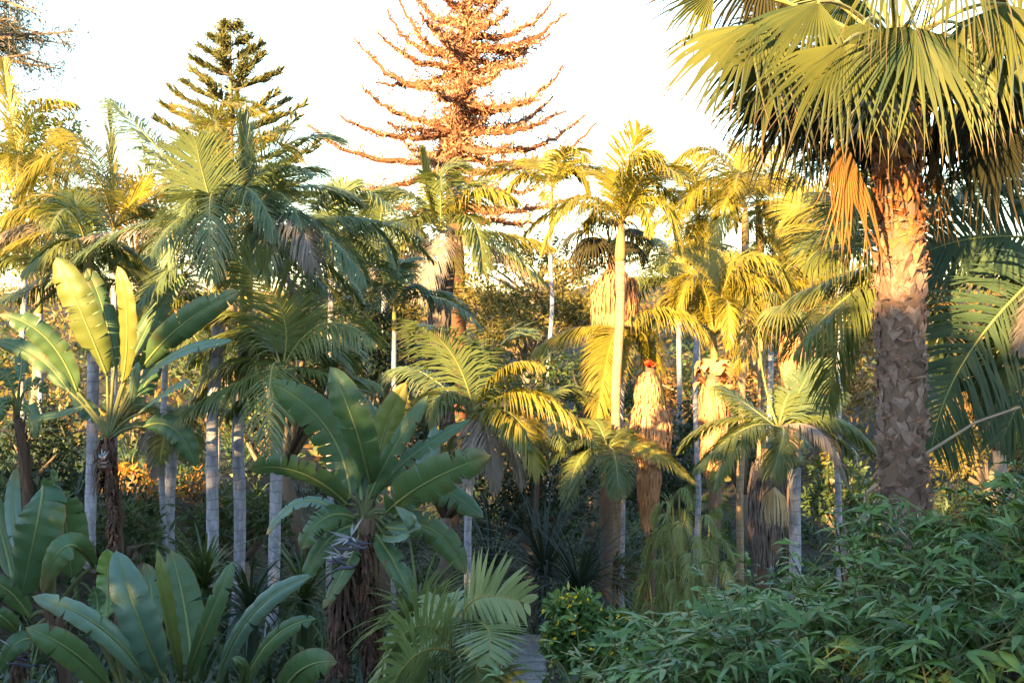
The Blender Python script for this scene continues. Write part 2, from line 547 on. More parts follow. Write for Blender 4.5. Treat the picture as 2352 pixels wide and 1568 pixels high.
# ------------------------------------------------------------------ palms
def stem_path(pts_uv, D, wob=.09):
    P = [at(u, v, D) for u, v in pts_uv]
    a, b = P[-2], P[-1]
    d = (b - a).normalized()
    if d.z > -.3: d = V((0, 0, -1))
    q = b.copy()
    for _ in range(200):
        if q.z < ground(q.x, q.y) - .15: break
        q = q + d * .1
        d = (d * .97 + V((0, 0, -.03))).normalized()
    P.append(q)
    # resample
    out = []
    for a, b in zip(P, P[1:]):
        k = max(1, int((b - a).length / .35))
        out += [a.lerp(b, i / k) for i in range(k)]
    out.append(P[-1])
    ph = R.uniform(0, 50)
    n_ = len(out)
    for i, p in enumerate(out):
        f = min(1, i / 3) * wob
        p.x += f * noise.noise(V((p.z * .45, ph, 0))); p.y += f * noise.noise(V((p.z * .45, 0, ph)))
    return out


PALMG = 'slender feather palms in the garden'


def palm(label, trunk, D, wpx, crown, fronds, fill=4, fl=2.0, name='feather_palm', group=PALMG, m_tr='trunk_grey', m_leaf='king', m_rib='rachis',
         shaft=True, ll=.55, hang=.5, n=44, w=.036, dead=0, seeds=None, D2=None, shaft_px=90, m_shaft='shaft', fillel=(-10, 65), fillaz=None, LS=1.28, more=3):
    """trunk: picture points from the top down; fronds: (mid, tip, depth of mid, depth of tip, options)"""
    fill += more; n = int(n * 1.9); w *= .66; ll *= LS; fl *= 1.25; shaft_px *= .7
    C = at(crown[0], crown[1], D)
    path = stem_path(trunk, D)
    root = thing(name, path[-1].copy(), label, 'palm tree', group)
    r = wpx * K * D * .5
    mb = MB()
    N = len(path)
    mb.tube(path, [r * (1.0 + .35 * max(0, (i / (N - 1)) - .85) / .15) * R.uniform(.96, 1.04) for i in range(N)], 12)
    mb.build('trunk', M[m_tr], root, True)
    if shaft:
        top = path[0]
        mb = MB()
        L = shaft_px * K * D
        d = (C - top)
        if d.length < .1: top = C + V((0, 0, -L)); d = C - top
        q = [top.lerp(C, t) for t in (0, .12, .3, .6, .85, 1)]
        mb.tube(q, [r * 1.0, r * 1.16, r * 1.12, r * .95, r * .75, r * .5], 10)
        mb.build('crownshaft', M[m_shaft], root, True)
    for f in fronds:
        mid, tip, dm, dt = f[:4]
        f4 = f[4] if len(f) > 4 else {}
        kw = dict(f4)
        base = kw.pop('base', None)
        dead_f = kw.pop('dead', False)
        ml = kw.pop('mat', None)
        kw = {**dict(ll=ll, hang=hang, n=n, w=w), **kw}
        kw['n'] = max(n, int(kw['n'] * 1.3)) if kw['ll'] > .3 else kw['n']
        if 'll' in f4 and kw['ll'] > .42: kw['ll'] *= LS
        p0 = at(base[0], base[1], D) if base else C.copy()
        pm = at(mid[0], mid[1], D + dm); p1 = at(tip[0], tip[1], D + dt)
        mb = MB()
        frond(mb, p0, pm, p1, **kw)
        mb.build('frond', [M[ml or ('deadfrond' if dead_f else m_leaf)], M['rachis_dry' if dead_f else m_rib]], root)
    for i in range(fill):
        az = (i + R.uniform(.1, .9)) / fill * 2 * math.pi if fillaz is None else math.radians(R.uniform(*fillaz))
        el = math.radians(R.uniform(*fillel))
        h = V((math.cos(az), math.sin(az), 0))
        L = fl * R.uniform(.8, 1.1)
        pm = C + h * (L * .5 * math.cos(el)) + UP * (L * .52 * math.sin(el))
        p1 = C + h * (L * .95 * math.cos(el * .8)) + UP * (L * (.72 * math.sin(el) - .32))
        mb = MB()
        frond(mb, C.copy(), pm, p1, ll=ll * .95, hang=hang * R.uniform(.7, 1.1), n=int(n * .85), w=w * 1.1)
        mb.build('frond', [M[m_leaf], M[m_rib]], root)
    for i in range(dead):
        az = R.uniform(0, 2 * math.pi)
        h = V((math.cos(az), math.sin(az), 0))
        b = path[0] + V((0, 0, .1))
        L = fl * .8
        mb = MB()
        frond(mb, b, b + h * L * .3 + V((0, 0, -.15)), b + h * L * .36 + V((0, 0, -L * .8)), ll=ll * .8, hang=.9, n=int(n * .6), w=w)
        mb.build('frond', [M['deadfrond'], M['rachis_dry']], root)
    if seeds:
        p = at(seeds[0], seeds[1], D - .15)
        mb = MB()
        for _ in range(70):
            a = R.uniform(0, 6.28); o = V((math.cos(a), math.sin(a), 0)); L = seeds[2] * K * D * R.uniform(.7, 1.1); s = R.uniform(.12, .4)
            mb.tube([p, p + o * L * s * .7 + V((0, 0, -L * .25)), p + o * L * s + V((0, 0, -L * .65)), p + o * L * s * .95 + V((0, 0, -L))], [.007, .006, .005, .003], 3)
        mb.build('seed_branch', M['broom'], root)
    return root


def make_palms():
    X = dict(side=(1, .15, .1))
    # --- shaded trio on the left
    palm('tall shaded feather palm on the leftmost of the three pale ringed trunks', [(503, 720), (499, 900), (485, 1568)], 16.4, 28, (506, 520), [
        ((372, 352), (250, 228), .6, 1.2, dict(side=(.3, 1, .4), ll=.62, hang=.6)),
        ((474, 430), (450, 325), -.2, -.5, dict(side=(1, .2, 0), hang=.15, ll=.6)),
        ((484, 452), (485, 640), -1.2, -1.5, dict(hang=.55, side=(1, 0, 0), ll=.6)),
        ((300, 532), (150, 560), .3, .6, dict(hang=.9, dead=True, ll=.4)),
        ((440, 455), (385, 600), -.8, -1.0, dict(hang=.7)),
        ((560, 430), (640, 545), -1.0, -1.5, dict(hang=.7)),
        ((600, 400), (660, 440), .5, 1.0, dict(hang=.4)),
    ], fill=4, fl=1.8, more=1, m_leaf='king_shaded', shaft_px=200, fillel=(-25, 22))
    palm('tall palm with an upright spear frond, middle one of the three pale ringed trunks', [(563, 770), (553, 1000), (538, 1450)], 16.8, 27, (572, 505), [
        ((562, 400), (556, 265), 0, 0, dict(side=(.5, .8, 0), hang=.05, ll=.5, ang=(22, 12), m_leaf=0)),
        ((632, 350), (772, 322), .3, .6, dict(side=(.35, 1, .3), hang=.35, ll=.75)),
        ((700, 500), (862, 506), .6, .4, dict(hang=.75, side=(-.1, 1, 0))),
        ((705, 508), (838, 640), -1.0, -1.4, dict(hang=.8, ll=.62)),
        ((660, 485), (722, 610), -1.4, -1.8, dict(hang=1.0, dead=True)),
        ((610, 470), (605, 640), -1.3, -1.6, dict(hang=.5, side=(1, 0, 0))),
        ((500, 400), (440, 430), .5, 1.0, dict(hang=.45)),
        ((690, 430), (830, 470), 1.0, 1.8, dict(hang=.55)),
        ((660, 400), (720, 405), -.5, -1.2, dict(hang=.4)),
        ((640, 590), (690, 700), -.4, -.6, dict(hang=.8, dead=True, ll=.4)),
    ], fill=4, fl=1.8, more=1, m_leaf='king_shaded', shaft_px=200, fillel=(-25, 22))
    palm('lower palm with a broad upright frond, rightmost of the three pale ringed trunks', [(637, 1010), (632, 1130), (618, 1480)], 15.7, 27, (646, 850), [
        ((640, 700), (508, 578), -.3, -.8, dict(side=(1, .1, .45), hang=.12, ll=.60, n=30, mat='king_lit')),
        ((742, 745), (858, 785), -.2, -.6, dict(hang=.75, ll=.6, side=(-.2, 1, .5), mat='king_lit')),
        ((580, 730), (470, 752), .3, .8, dict(hang=.6)),
        ((560, 770), (440, 830), .4, .7, dict(hang=.8)),
        ((550, 830), (450, 920), .5, .8, dict(hang=.9)),
        ((600, 760), (560, 900), .5, .6, dict(hang=.8)),
        ((720, 800), (790, 870), .5, .8, dict(hang=.9)),
        ((622, 862), (620, 1068), -1.2, -1.6, dict(side=(1, 0, 0), hang=.35, ll=.5, n=30, mat='king_lit', ang=(62, 30), lift=.02)),
        ((540, 885), (420, 955), -.5, -.6, dict(hang=1.0, side=(0, 1, 0), mat='king')),
        ((690, 880), (770, 960), -.3, -.5, dict(hang=.9)),
        ((665, 770), (690, 690), .6, 1.0, dict(hang=.3)),
        ((750, 860), (860, 880), .6, 1.0, dict(hang=.9, mat='king')),
        ((590, 870), (520, 960), .5, .9, dict(hang=.9)),
    ], fill=2, more=1, fl=1.5, n=32, w=.042, m_leaf='king', shaft_px=60, fillel=(-10, 30), fillaz=(-60, 60))
    palm('short feather palm on a stout pale stub of trunk left of the ringed trio', [(398, 1015), (392, 1198)], 19, 25, (396, 985), [
        ((355, 975), (325, 1030), -.5, -.8, dict(hang=.7, ll=.35, dead=True)),
        ((370, 1000), (352, 1095), -.6, -.7, dict(hang=.7, ll=.4, dead=True)),
        ((420, 975), (445, 1050), -.4, -.5, dict(hang=.7, ll=.5)),
        ((360, 930), (300, 950), .3, .6, dict(hang=.6)),
        ((420, 940), (470, 945), .3, .6, dict(hang=.6)),
    ], fill=3, fl=1.2, shaft=False, ll=.4)
    palm('pale ringed trunk standing behind the brown stem of the left paddle-leaf plant', [(214, 800), (211, 1057), (203, 1268)], 17.2, 26, (200, 570), [
        ((150, 560), (60, 620), -.4, -.5, dict(hang=.8)),
        ((120, 640), (0, 690), .3, .8, dict(hang=.8)),
        ((250, 560), (345, 620), .3, .6, dict(hang=.8)),
        ((300, 620), (380, 660), .5, .5, dict(hang=.6)),
        ((190, 520), (170, 450), .3, .5, dict(hang=.5)),
    ], fill=2, more=0, fl=1.5, shaft_px=220)
    # --- sunlit left
    palm('sunlit yellow feather palm with a tall thin spear at the left', [(262, 620), (262, 900)], 20, 15, (262, 522), [
        ((178, 362), (40, 440), -.4, -1.0, dict(hang=1.0, ll=.85, n=56, side=(.15, 1, 0))),
        ((228, 370), (142, 300), .3, .6, dict(hang=.7, ll=.7)),
        ((256, 390), (250, 238), .1, .2, dict(side=(.6, .8, 0), hang=.05, ll=.4, ang=(24, 14))),
        ((300, 470), (345, 420), -.3, -.6, dict(hang=.25, ll=.55, side=(.2, .4, 1), ang=(45, 20))),
        ((120, 478), (-30, 515), -.3, -.5, dict(hang=1.0, ll=.6)),
        ((210, 440), (150, 560), -1.2, -1.6, dict(hang=.8, ll=.7)),
        ((330, 480), (400, 560), .3, .6, dict(hang=.8)),
        ((80, 520), (-40, 590), .2, .4, dict(hang=.9, dead=True)),
    ], fill=3, fl=2.0, m_leaf='king_sunlit', m_rib='rachis_gold', shaft_px=110, ll=.65)
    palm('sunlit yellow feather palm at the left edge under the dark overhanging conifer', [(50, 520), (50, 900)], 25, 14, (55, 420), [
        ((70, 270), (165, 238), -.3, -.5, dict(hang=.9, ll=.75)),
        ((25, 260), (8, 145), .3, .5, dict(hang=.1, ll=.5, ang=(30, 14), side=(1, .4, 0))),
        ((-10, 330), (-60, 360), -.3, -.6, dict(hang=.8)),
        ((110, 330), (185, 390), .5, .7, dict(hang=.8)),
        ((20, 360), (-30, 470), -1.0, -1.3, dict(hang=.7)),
    ], fill=3, fl=2.2, m_leaf='king_sunlit', m_rib='rachis_gold', ll=.7)
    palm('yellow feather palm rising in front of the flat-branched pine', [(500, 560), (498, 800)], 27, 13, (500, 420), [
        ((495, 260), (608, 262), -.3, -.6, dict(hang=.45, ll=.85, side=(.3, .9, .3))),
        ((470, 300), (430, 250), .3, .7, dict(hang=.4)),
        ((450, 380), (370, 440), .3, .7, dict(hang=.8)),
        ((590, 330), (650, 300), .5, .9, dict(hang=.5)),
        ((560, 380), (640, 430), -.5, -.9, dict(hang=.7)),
    ], fill=3, fl=2.2, m_leaf='king_sunlit', m_rib='rachis_gold', ll=.7)
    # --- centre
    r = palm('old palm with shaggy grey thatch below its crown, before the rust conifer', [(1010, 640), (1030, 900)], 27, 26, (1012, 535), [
        ((985, 440), (968, 345), -.2, -.4, dict(hang=.1, ll=.55, side=(.4, .9, 0), ang=(30, 14), mat='king_sunlit')),
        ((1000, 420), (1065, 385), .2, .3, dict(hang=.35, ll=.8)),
        ((1085, 450), (1170, 455), -.6, -1.0, dict(hang=.9, ll=.85, mat='king_sunlit')),
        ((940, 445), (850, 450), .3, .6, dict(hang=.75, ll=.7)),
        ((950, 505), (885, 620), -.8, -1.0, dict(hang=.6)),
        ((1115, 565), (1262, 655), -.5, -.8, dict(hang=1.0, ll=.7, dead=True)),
        ((1130, 535), (1270, 570), .4, .8, dict(hang=1.0, ll=.75, mat='king_sunlit')),
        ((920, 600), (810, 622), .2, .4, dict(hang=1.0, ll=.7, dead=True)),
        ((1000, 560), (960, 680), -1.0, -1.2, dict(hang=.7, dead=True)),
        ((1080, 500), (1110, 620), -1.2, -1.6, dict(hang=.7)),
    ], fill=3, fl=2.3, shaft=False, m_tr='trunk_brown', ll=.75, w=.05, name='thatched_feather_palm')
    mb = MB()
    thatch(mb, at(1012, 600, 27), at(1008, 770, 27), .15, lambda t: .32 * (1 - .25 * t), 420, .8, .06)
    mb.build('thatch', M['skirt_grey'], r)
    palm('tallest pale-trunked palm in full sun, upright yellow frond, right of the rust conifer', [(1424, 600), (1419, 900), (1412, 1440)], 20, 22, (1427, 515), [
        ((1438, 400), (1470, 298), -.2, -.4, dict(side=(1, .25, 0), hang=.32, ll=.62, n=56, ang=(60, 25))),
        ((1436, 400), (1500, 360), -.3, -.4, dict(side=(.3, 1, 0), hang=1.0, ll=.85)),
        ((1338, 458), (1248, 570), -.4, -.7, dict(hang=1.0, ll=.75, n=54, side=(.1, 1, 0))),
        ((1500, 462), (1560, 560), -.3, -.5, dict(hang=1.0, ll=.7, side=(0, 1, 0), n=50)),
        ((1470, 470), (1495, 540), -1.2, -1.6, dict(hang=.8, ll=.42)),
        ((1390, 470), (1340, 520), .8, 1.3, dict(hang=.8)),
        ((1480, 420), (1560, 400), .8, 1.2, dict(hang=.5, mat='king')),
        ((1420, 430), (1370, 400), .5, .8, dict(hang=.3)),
    ], fill=2, more=1, fillel=(20, 60), fl=1.6, m_leaf='king_sunlit', m_rib='rachis_gold', m_tr='trunk_tan', shaft_px=85, m_shaft='shaft_tan', ll=.6)
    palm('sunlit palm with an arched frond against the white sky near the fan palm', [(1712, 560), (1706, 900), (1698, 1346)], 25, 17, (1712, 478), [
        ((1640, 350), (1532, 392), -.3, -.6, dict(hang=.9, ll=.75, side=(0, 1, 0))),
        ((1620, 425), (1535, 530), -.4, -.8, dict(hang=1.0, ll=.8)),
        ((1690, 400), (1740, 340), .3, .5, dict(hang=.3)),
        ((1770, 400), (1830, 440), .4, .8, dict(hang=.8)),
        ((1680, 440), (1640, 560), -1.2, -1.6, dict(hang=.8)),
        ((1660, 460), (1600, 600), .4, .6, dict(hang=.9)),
    ], fill=3, fl=2.0, m_leaf='king_sunlit', m_rib='rachis_gold', shaft_px=120, ll=.66, m_shaft='shaft_tan', m_tr='trunk_tan', fillel=(0, 60))
    palm('second slim sunlit palm trunk close beside the arched-frond palm against the sky', [(1746, 580), (1750, 700), (1752, 1000)], 26.5, 18, (1742, 470), [
        ((1790, 420), (1840, 480), .3, .6, dict(hang=.8)), ((1720, 400), (1690, 330), .3, .5, dict(hang=.4)), ((1780, 380), (1800, 330), .3, .8, dict(hang=.4)),
        ((1770, 480), (1800, 580), -.5, -.7, dict(hang=.8)),
    ], fill=3, fl=2.0, m_leaf='king_sunlit', m_rib='rachis_gold', m_tr='trunk_tan', ll=.65, shaft_px=100, m_shaft='shaft_tan')
    palm('bright yellow feather palm with cascading fronds above the ruffled thatch stem', [(1642, 870), (1640, 1200)], 21.0, 18, (1640, 770), [
        ((1716, 605), (1805, 650), -.3, -.5, dict(hang=1.0, ll=.75, n=56)),
        ((1725, 670), (1690, 850), -.6, -.9, dict(hang=1.0, ll=.7, n=54)),
        ((1632, 680), (1615, 590), .2, .4, dict(hang=.2, side=(1, .3, 0), ll=.6)),
        ((1580, 690), (1530, 720), .2, .4, dict(hang=.9)),
        ((1600, 640), (1545, 740), -.2, -.3, dict(hang=1.0, ll=.6)),
        ((1690, 610), (1745, 700), .1, .1, dict(hang=1.0, ll=.7)),
        ((1730, 640), (1770, 790), -.3, -.5, dict(hang=1.0, ll=.6)),
        ((1700, 640), (1760, 740), -.2, -.3, dict(hang=1.0, ll=.8)),
        ((1670, 690), (1672, 800), -1.3, -1.6, dict(hang=.6, ll=.42)),
        ((1660, 640), (1700, 585), .4, .7, dict(hang=.4)),
        ((1760, 620), (1860, 640), .8, 1.2, dict(hang=.8)),
    ], fill=2, more=1, fillaz=(10, 170), fl=1.6, m_leaf='king_sunlit', m_rib='rachis_gold', shaft_px=110, m_shaft='shaft_tan', ll=.62)
    palm('palm with a long flat curtain of yellow leaflets behind the tallest pale trunk', [(1430, 850), (1426, 1300)], 20.8, 15, (1426, 752), [
        ((1516, 712), (1606, 752), -.3, -.5, dict(hang=1.0, ll=.85, n=56, side=(0, 1, 0))),
        ((1325, 758), (1236, 800), .2, .3, dict(hang=1.0, ll=.65, side=(0, 1, 0))),
        ((1400, 800), (1370, 960), -.5, -.8, dict(hang=.4, side=(1, .2, 0), ll=.55)),
        ((1380, 840), (1395, 1000), .2, .2, dict(hang=.5, side=(1, .2, 0), ll=.5)),
        ((1480, 770), (1500, 850), .4, .5, dict(hang=.9)),
    ], fill=1, more=0, fillaz=(60, 120), fl=1.5, m_leaf='king_sunlit', m_rib='rachis_gold', shaft_px=90, ll=.6)
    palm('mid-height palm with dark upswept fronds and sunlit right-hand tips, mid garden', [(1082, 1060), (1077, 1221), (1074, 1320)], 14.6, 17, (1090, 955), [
        ((1046, 825), (968, 748), -.4, -.8, dict(side=(1, .1, -.5), hang=.55, ll=.7, n=54, mat='king_shaded')),
        ((1118, 830), (1212, 760), .2, .5, dict(side=(.5, .6, .4), hang=.5, ll=.6, mat='king_shaded')),
        ((1160, 850), (1246, 842), -.3, -.5, dict(hang=.8, ll=.4, mat='king_sunlit')),
        ((1204, 905), (1350, 985), -.4, -.7, dict(hang=1.0, ll=.62, n=54, mat='king_sunlit', side=(0, 1, 0))),
        ((1180, 955), (1240, 1085), -.7, -1.0, dict(hang=.8, ll=.55, mat='king_sunlit')),
        ((1020, 905), (985, 965), -.3, -.5, dict(hang=.9, mat='king_shaded')),
        ((955, 850), (918, 905), .3, .6, dict(hang=.9, mat='king_shaded')),
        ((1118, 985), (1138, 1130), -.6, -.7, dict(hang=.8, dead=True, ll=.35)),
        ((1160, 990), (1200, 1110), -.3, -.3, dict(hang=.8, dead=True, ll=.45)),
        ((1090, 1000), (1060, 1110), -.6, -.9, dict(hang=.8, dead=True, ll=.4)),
    ], fill=2, more=1, fl=1.3, ll=.52, shaft_px=70, LS=1.1, fillel=(-20, 15), m_leaf='king_shaded')
    palm('squat feather palm on a fibrous brown trunk at the foot of the tallest pale trunk', [(1394, 1090), (1390, 1280), (1388, 1400)], 19.2, 30, (1396, 1030), [
        ((1335, 1050), (1300, 1165), -.5, -.8, dict(hang=.5, ll=.42, side=(1, .2, .4))),
        ((1412, 1045), (1420, 1135), -1.1, -1.5, dict(hang=.3, ll=.5, side=(1, 0, 0))),
        ((1470, 1020), (1592, 1105), -.4, -.6, dict(hang=.5, ll=.4, side=(.3, .8, .6), mat='king_sunlit')),
        ((1360, 1010), (1320, 1040), .4, .7, dict(hang=.6)),
        ((1430, 990), (1480, 990), .5, .8, dict(hang=.5)),
    ], fill=1, more=1, fillel=(0, 40), fillaz=(100, 250), LS=1.05, fl=1.0, m_tr='trunk_brown', shaft=False, ll=.40)
    palm('shaded palm with an erect yellow stalk and pale drooping fronds beside the fan palm', [(1826, 1073), (1819, 1307), (1815, 1400)], 15.6, 27, (1788, 985), [
        ((1752, 860), (1742, 745), .2, .3, dict(hang=.1, ll=.12, ang=(25, 10), n=20)),
        ((1710, 985), (1596, 1078), -.3, -.5, dict(hang=.9, ll=.5, side=(0, 1, .1))),
        ((1690, 1020), (1640, 1120), -.5, -.8, dict(hang=.8, ll=.42)),
        ((1880, 990), (1946, 1110), -.4, -.6, dict(hang=1.0, ll=.42, dead=True)),
        ((1905, 960), (2015, 1050), .2, .3, dict(hang=.9, ll=.5)),
        ((1730, 940), (1660, 890), .2, .4, dict(hang=.45, ll=.5)),
        ((1835, 900), (1875, 830), .3, .6, dict(hang=.35, ll=.5, mat='king_shaded')),
        ((1800, 1000), (1770, 1090), -1.0, -1.3, dict(hang=.6, ll=.45)),
        ((1850, 940), (1930, 900), .6, 1.0, dict(hang=.6, mat='king_shaded')),
    ], fill=2, more=1, fillaz=(20, 160), fl=1.3, ll=.46, LS=1.1, shaft_px=60, seeds=(1779, 1118, 85))
    palm('glossy feather palm hidden behind the fan palm trunk, wide fronds on both sides', [(2062, 700), (2062, 1000)], 12, 22, (2062, 600), [
        ((1930, 560), (1852, 605), -.3, -.5, dict(hang=.6, ll=.55, side=(.1, .8, .5))),
        ((1935, 640), (1838, 680), .2, .3, dict(hang=.7, ll=.6)),
        ((1935, 690), (1832, 800), -.3, -.5, dict(hang=.8, ll=.6, side=(.2, .8, .5))),
        ((1960, 700), (1900, 935), .3, .3, dict(hang=.7, ll=.6, side=(.9, .4, .2))),
        ((2230, 555), (2352, 615), -.2, -.2, dict(hang=1.1, ll=.85, w=.07, n=46, side=(0, 1, 0), base=(2062, 580))),
        ((2150, 700), (2190, 900), .3, .5, dict(hang=.6, mat='dark_frond')),
        ((2150, 480), (2250, 420), .5, .9, dict(hang=.5, mat='dark_frond')),
        ((1980, 500), (1900, 450), .6, 1.0, dict(hang=.6)),
        ((1970, 540), (1860, 560), .8, 1.3, dict(hang=.8)),
    ], fill=2, fl=1.8, m_leaf='king', w=.036, n=34, ll=.6, shaft_px=80)
    palm('feather palm outside the right edge reaching in with black silhouetted fronds', [(2480, 650), (2480, 1100)], 10.6, 36, (2470, 560), [
        ((2260, 545), (2105, 590), .3, .4, dict(side=(.1, 0.3, 1), hang=-.05, ll=.62, n=46, mat='dark_frond', ang=(75, 50), w=.03)),
        ((2340, 740), (2230, 890), .3, .4, dict(side=(1, .2, .5), hang=.3, ll=.6, n=40, mat='dark_frond', ang=(70, 40), w=.03)),
        ((2390, 800), (2300, 1010), .1, .1, dict(side=(1, .2, .3), hang=.4, ll=.6, n=40, mat='dark_frond', w=.03)),
        ((2240, 790), (2140, 1030), -.1, -.1, dict(side=(1, .05, .5), hang=.3, ll=.75, n=60, mat='dark_frond', ang=(70, 40), w=.03)),
        ((2360, 420), (2280, 330), .5, .8, dict(hang=.5, mat='dark_frond')),
        ((2560, 400), (2650, 480), .3, .5, dict(hang=.6)),
        ((2400, 660), (2340, 800), -.4, -.5, dict(hang=.8, mat='deadfrond', ll=.4)),
    ], fill=2, more=0, fl=1.6, m_leaf='dark_frond', w=.04, ll=.55, shaft_px=90, fillaz=(-60, 60))
    palm('shaded palm with drooping fronds at the left edge above the leaning yellow paddle leaf', [(90, 720), (90, 900)], 22, 14, (95, 640), [
        ((30, 590), (-30, 640), 0, .2, dict(hang=.9)), ((150, 590), (215, 650), 0, 0, dict(hang=.9)), ((70, 560), (40, 510), .2, .4, dict(hang=.5, mat='king_sunlit'))], fill=5, fl=1.6, m_leaf='king')
    palm('shaded feather palm whose drooping fronds fill the gap right of the middle ringed trunk crown', [(760, 640), (758, 900)], 19.5, 14, (760, 560), [
        ((840, 520), (905, 600), -.2, -.3, dict(hang=1.0)), ((700, 540), (650, 610), .2, .3, dict(hang=.9)), ((800, 560), (830, 660), -.6, -.8, dict(hang=.9)), ((770, 470), (800, 420), .3, .5, dict(hang=.4))],
         fill=4, fl=1.7, m_leaf='king_shaded')
    palm('yellow palm massed against the sky right of the tallest pale trunk', [(1600, 580), (1600, 800)], 25.5, 13, (1602, 500), [
        ((1545, 440), (1490, 500), 0, 0, dict(hang=1.0)), ((1655, 450), (1690, 530), -.2, -.3, dict(hang=1.0)), ((1580, 520), (1550, 640), -.8, -1.0, dict(hang=.9)), ((1620, 520), (1630, 640), -.8, -1.0, dict(hang=.9)), ((1600, 410), (1615, 360), .2, .4, dict(hang=.3))],
         fill=3, fl=1.7, m_leaf='king_sunlit', m_rib='rachis_gold')
    palm('golden feather palm low behind the fan palm trunk with ladder-like leaflets', [(1930, 640), (1930, 900)], 17, 15, (1930, 520), [
        ((1870, 470), (1800, 500), 0, .2, dict(side=(.2, .5, 1), hang=.25)), ((1890, 520), (1840, 600), -.2, -.3, dict(side=(.8, .2, .4), hang=.4)), ((1960, 440), (1990, 400), .2, .4, dict(hang=.4))],
         fill=1, more=1, fl=1.2, fillaz=(20, 160), m_leaf='king_sunlit', m_rib='rachis_gold')
    palm('golden feather palm in the second row, behind the cascading yellow palm', [(1770, 760), (1770, 1000)], 26, 13, (1770, 690), [
        ((1830, 650), (1880, 720), 0, 0, dict(hang=1.0)), ((1720, 660), (1680, 720), 0, 0, dict(hang=1.0)), ((1780, 620), (1800, 570), .2, .4, dict(hang=.4))], fill=4, fl=1.7, m_leaf='king_sunlit', m_rib='rachis_gold')
    # --- background palms among the crowns
    palm('distant yellow feather palm between the rust conifer and the tallest pale trunk', [(1265, 520), (1262, 800)], 34, 10, (1268, 430), [
        ((1215, 400), (1165, 450), 0, 0, dict(hang=.9)), ((1310, 395), (1350, 440), 0, 0, dict(hang=.8)), ((1250, 390), (1210, 370), .5, .8, dict(hang=.5)),
        ((1290, 385), (1330, 370), .5, .8, dict(hang=.5))], fill=5, fl=2.4, m_leaf='king_sunlit', m_rib='rachis_gold', ll=.75, w=.06, n=34)
    palm('distant olive feather palm right of the shaded trio, against the sky gap', [(880, 620), (880, 800)], 30, 12, (872, 545), [
        ((800, 490), (745, 520), 0, 0, dict(hang=.9)), ((930, 510), (980, 560), 0, 0, dict(hang=.9)), ((850, 470), (830, 450), .5, .8, dict(hang=.4))],
         fill=6, fl=2.1, m_leaf='king', ll=.7, w=.055, n=36)
    palm('sunlit olive palm with low hanging fronds left of the cascading yellow palm', [(1560, 720), (1560, 900)], 28, 12, (1556, 640), [
        ((1500, 640), (1470, 640), 0, .2, dict(hang=.7)), ((1600, 560), (1640, 590), 0, .3, dict(hang=.8)), ((1520, 560), (1480, 600), 0, .2, dict(hang=.8))],
         fill=6, fl=2.0, m_leaf='king', ll=.65, w=.05, n=36)
    palm('sunlit slender palm half hidden behind the pinkish thatch skirt', [(1812, 690), (1815, 900)], 29, 15, (1808, 590), [
        ((1850, 560), (1890, 600), 0, 0, dict(hang=.8)), ((1770, 550), (1740, 590), 0, 0, dict(hang=.8)), ((1820, 520), (1830, 470), .3, .4, dict(hang=.3))],
         fill=6, fl=2.0, m_leaf='king_sunlit', m_rib='rachis_gold', ll=.65, w=.05, n=36, m_tr='trunk_tan')
    palm('small green feather palm low in the shade left of the central paddle plant', [(905, 760), (905, 900)], 21, 12, (905, 700), [
        ((860, 650), (830, 690), 0, 0, dict(hang=.8)), ((950, 660), (985, 700), 0, 0, dict(hang=.8))], fill=5, fl=1.5, m_leaf='king_shaded', ll=.5, n=34)
    palm('slim rusty-barked palm trunk standing in the dark hollow', [(1238, 1010), (1234, 1110), (1229, 1300)], 19.6, 12, (1240, 965), [
        ((1200, 940), (1160, 985), 0, 0, dict(hang=.8)), ((1285, 950), (1320, 1010), 0, 0, dict(hang=.8))], fill=5, fl=1.2, m_leaf='king', ll=.45, n=30, m_tr='trunk_brown')
    palm('shaded feather palm filling the gap behind the left paddle-leaf plant', [(380, 800), (378, 1000)], 18.5, 14, (380, 740), [
        ((310, 600), (250, 610), 0, .3, dict(hang=.7)), ((360, 640), (330, 590), .3, .5, dict(hang=.5)), ((440, 680), (480, 760), 0, 0, dict(hang=.8)),
        ((330, 700), (290, 800), -.5, -.7, dict(hang=.8))], fill=5, fl=1.7, m_leaf='king', ll=.55, n=36)


# ------------------------------------------------------------------ thatched fan palms
THG = 'fan palm stems wrapped in dry thatch'


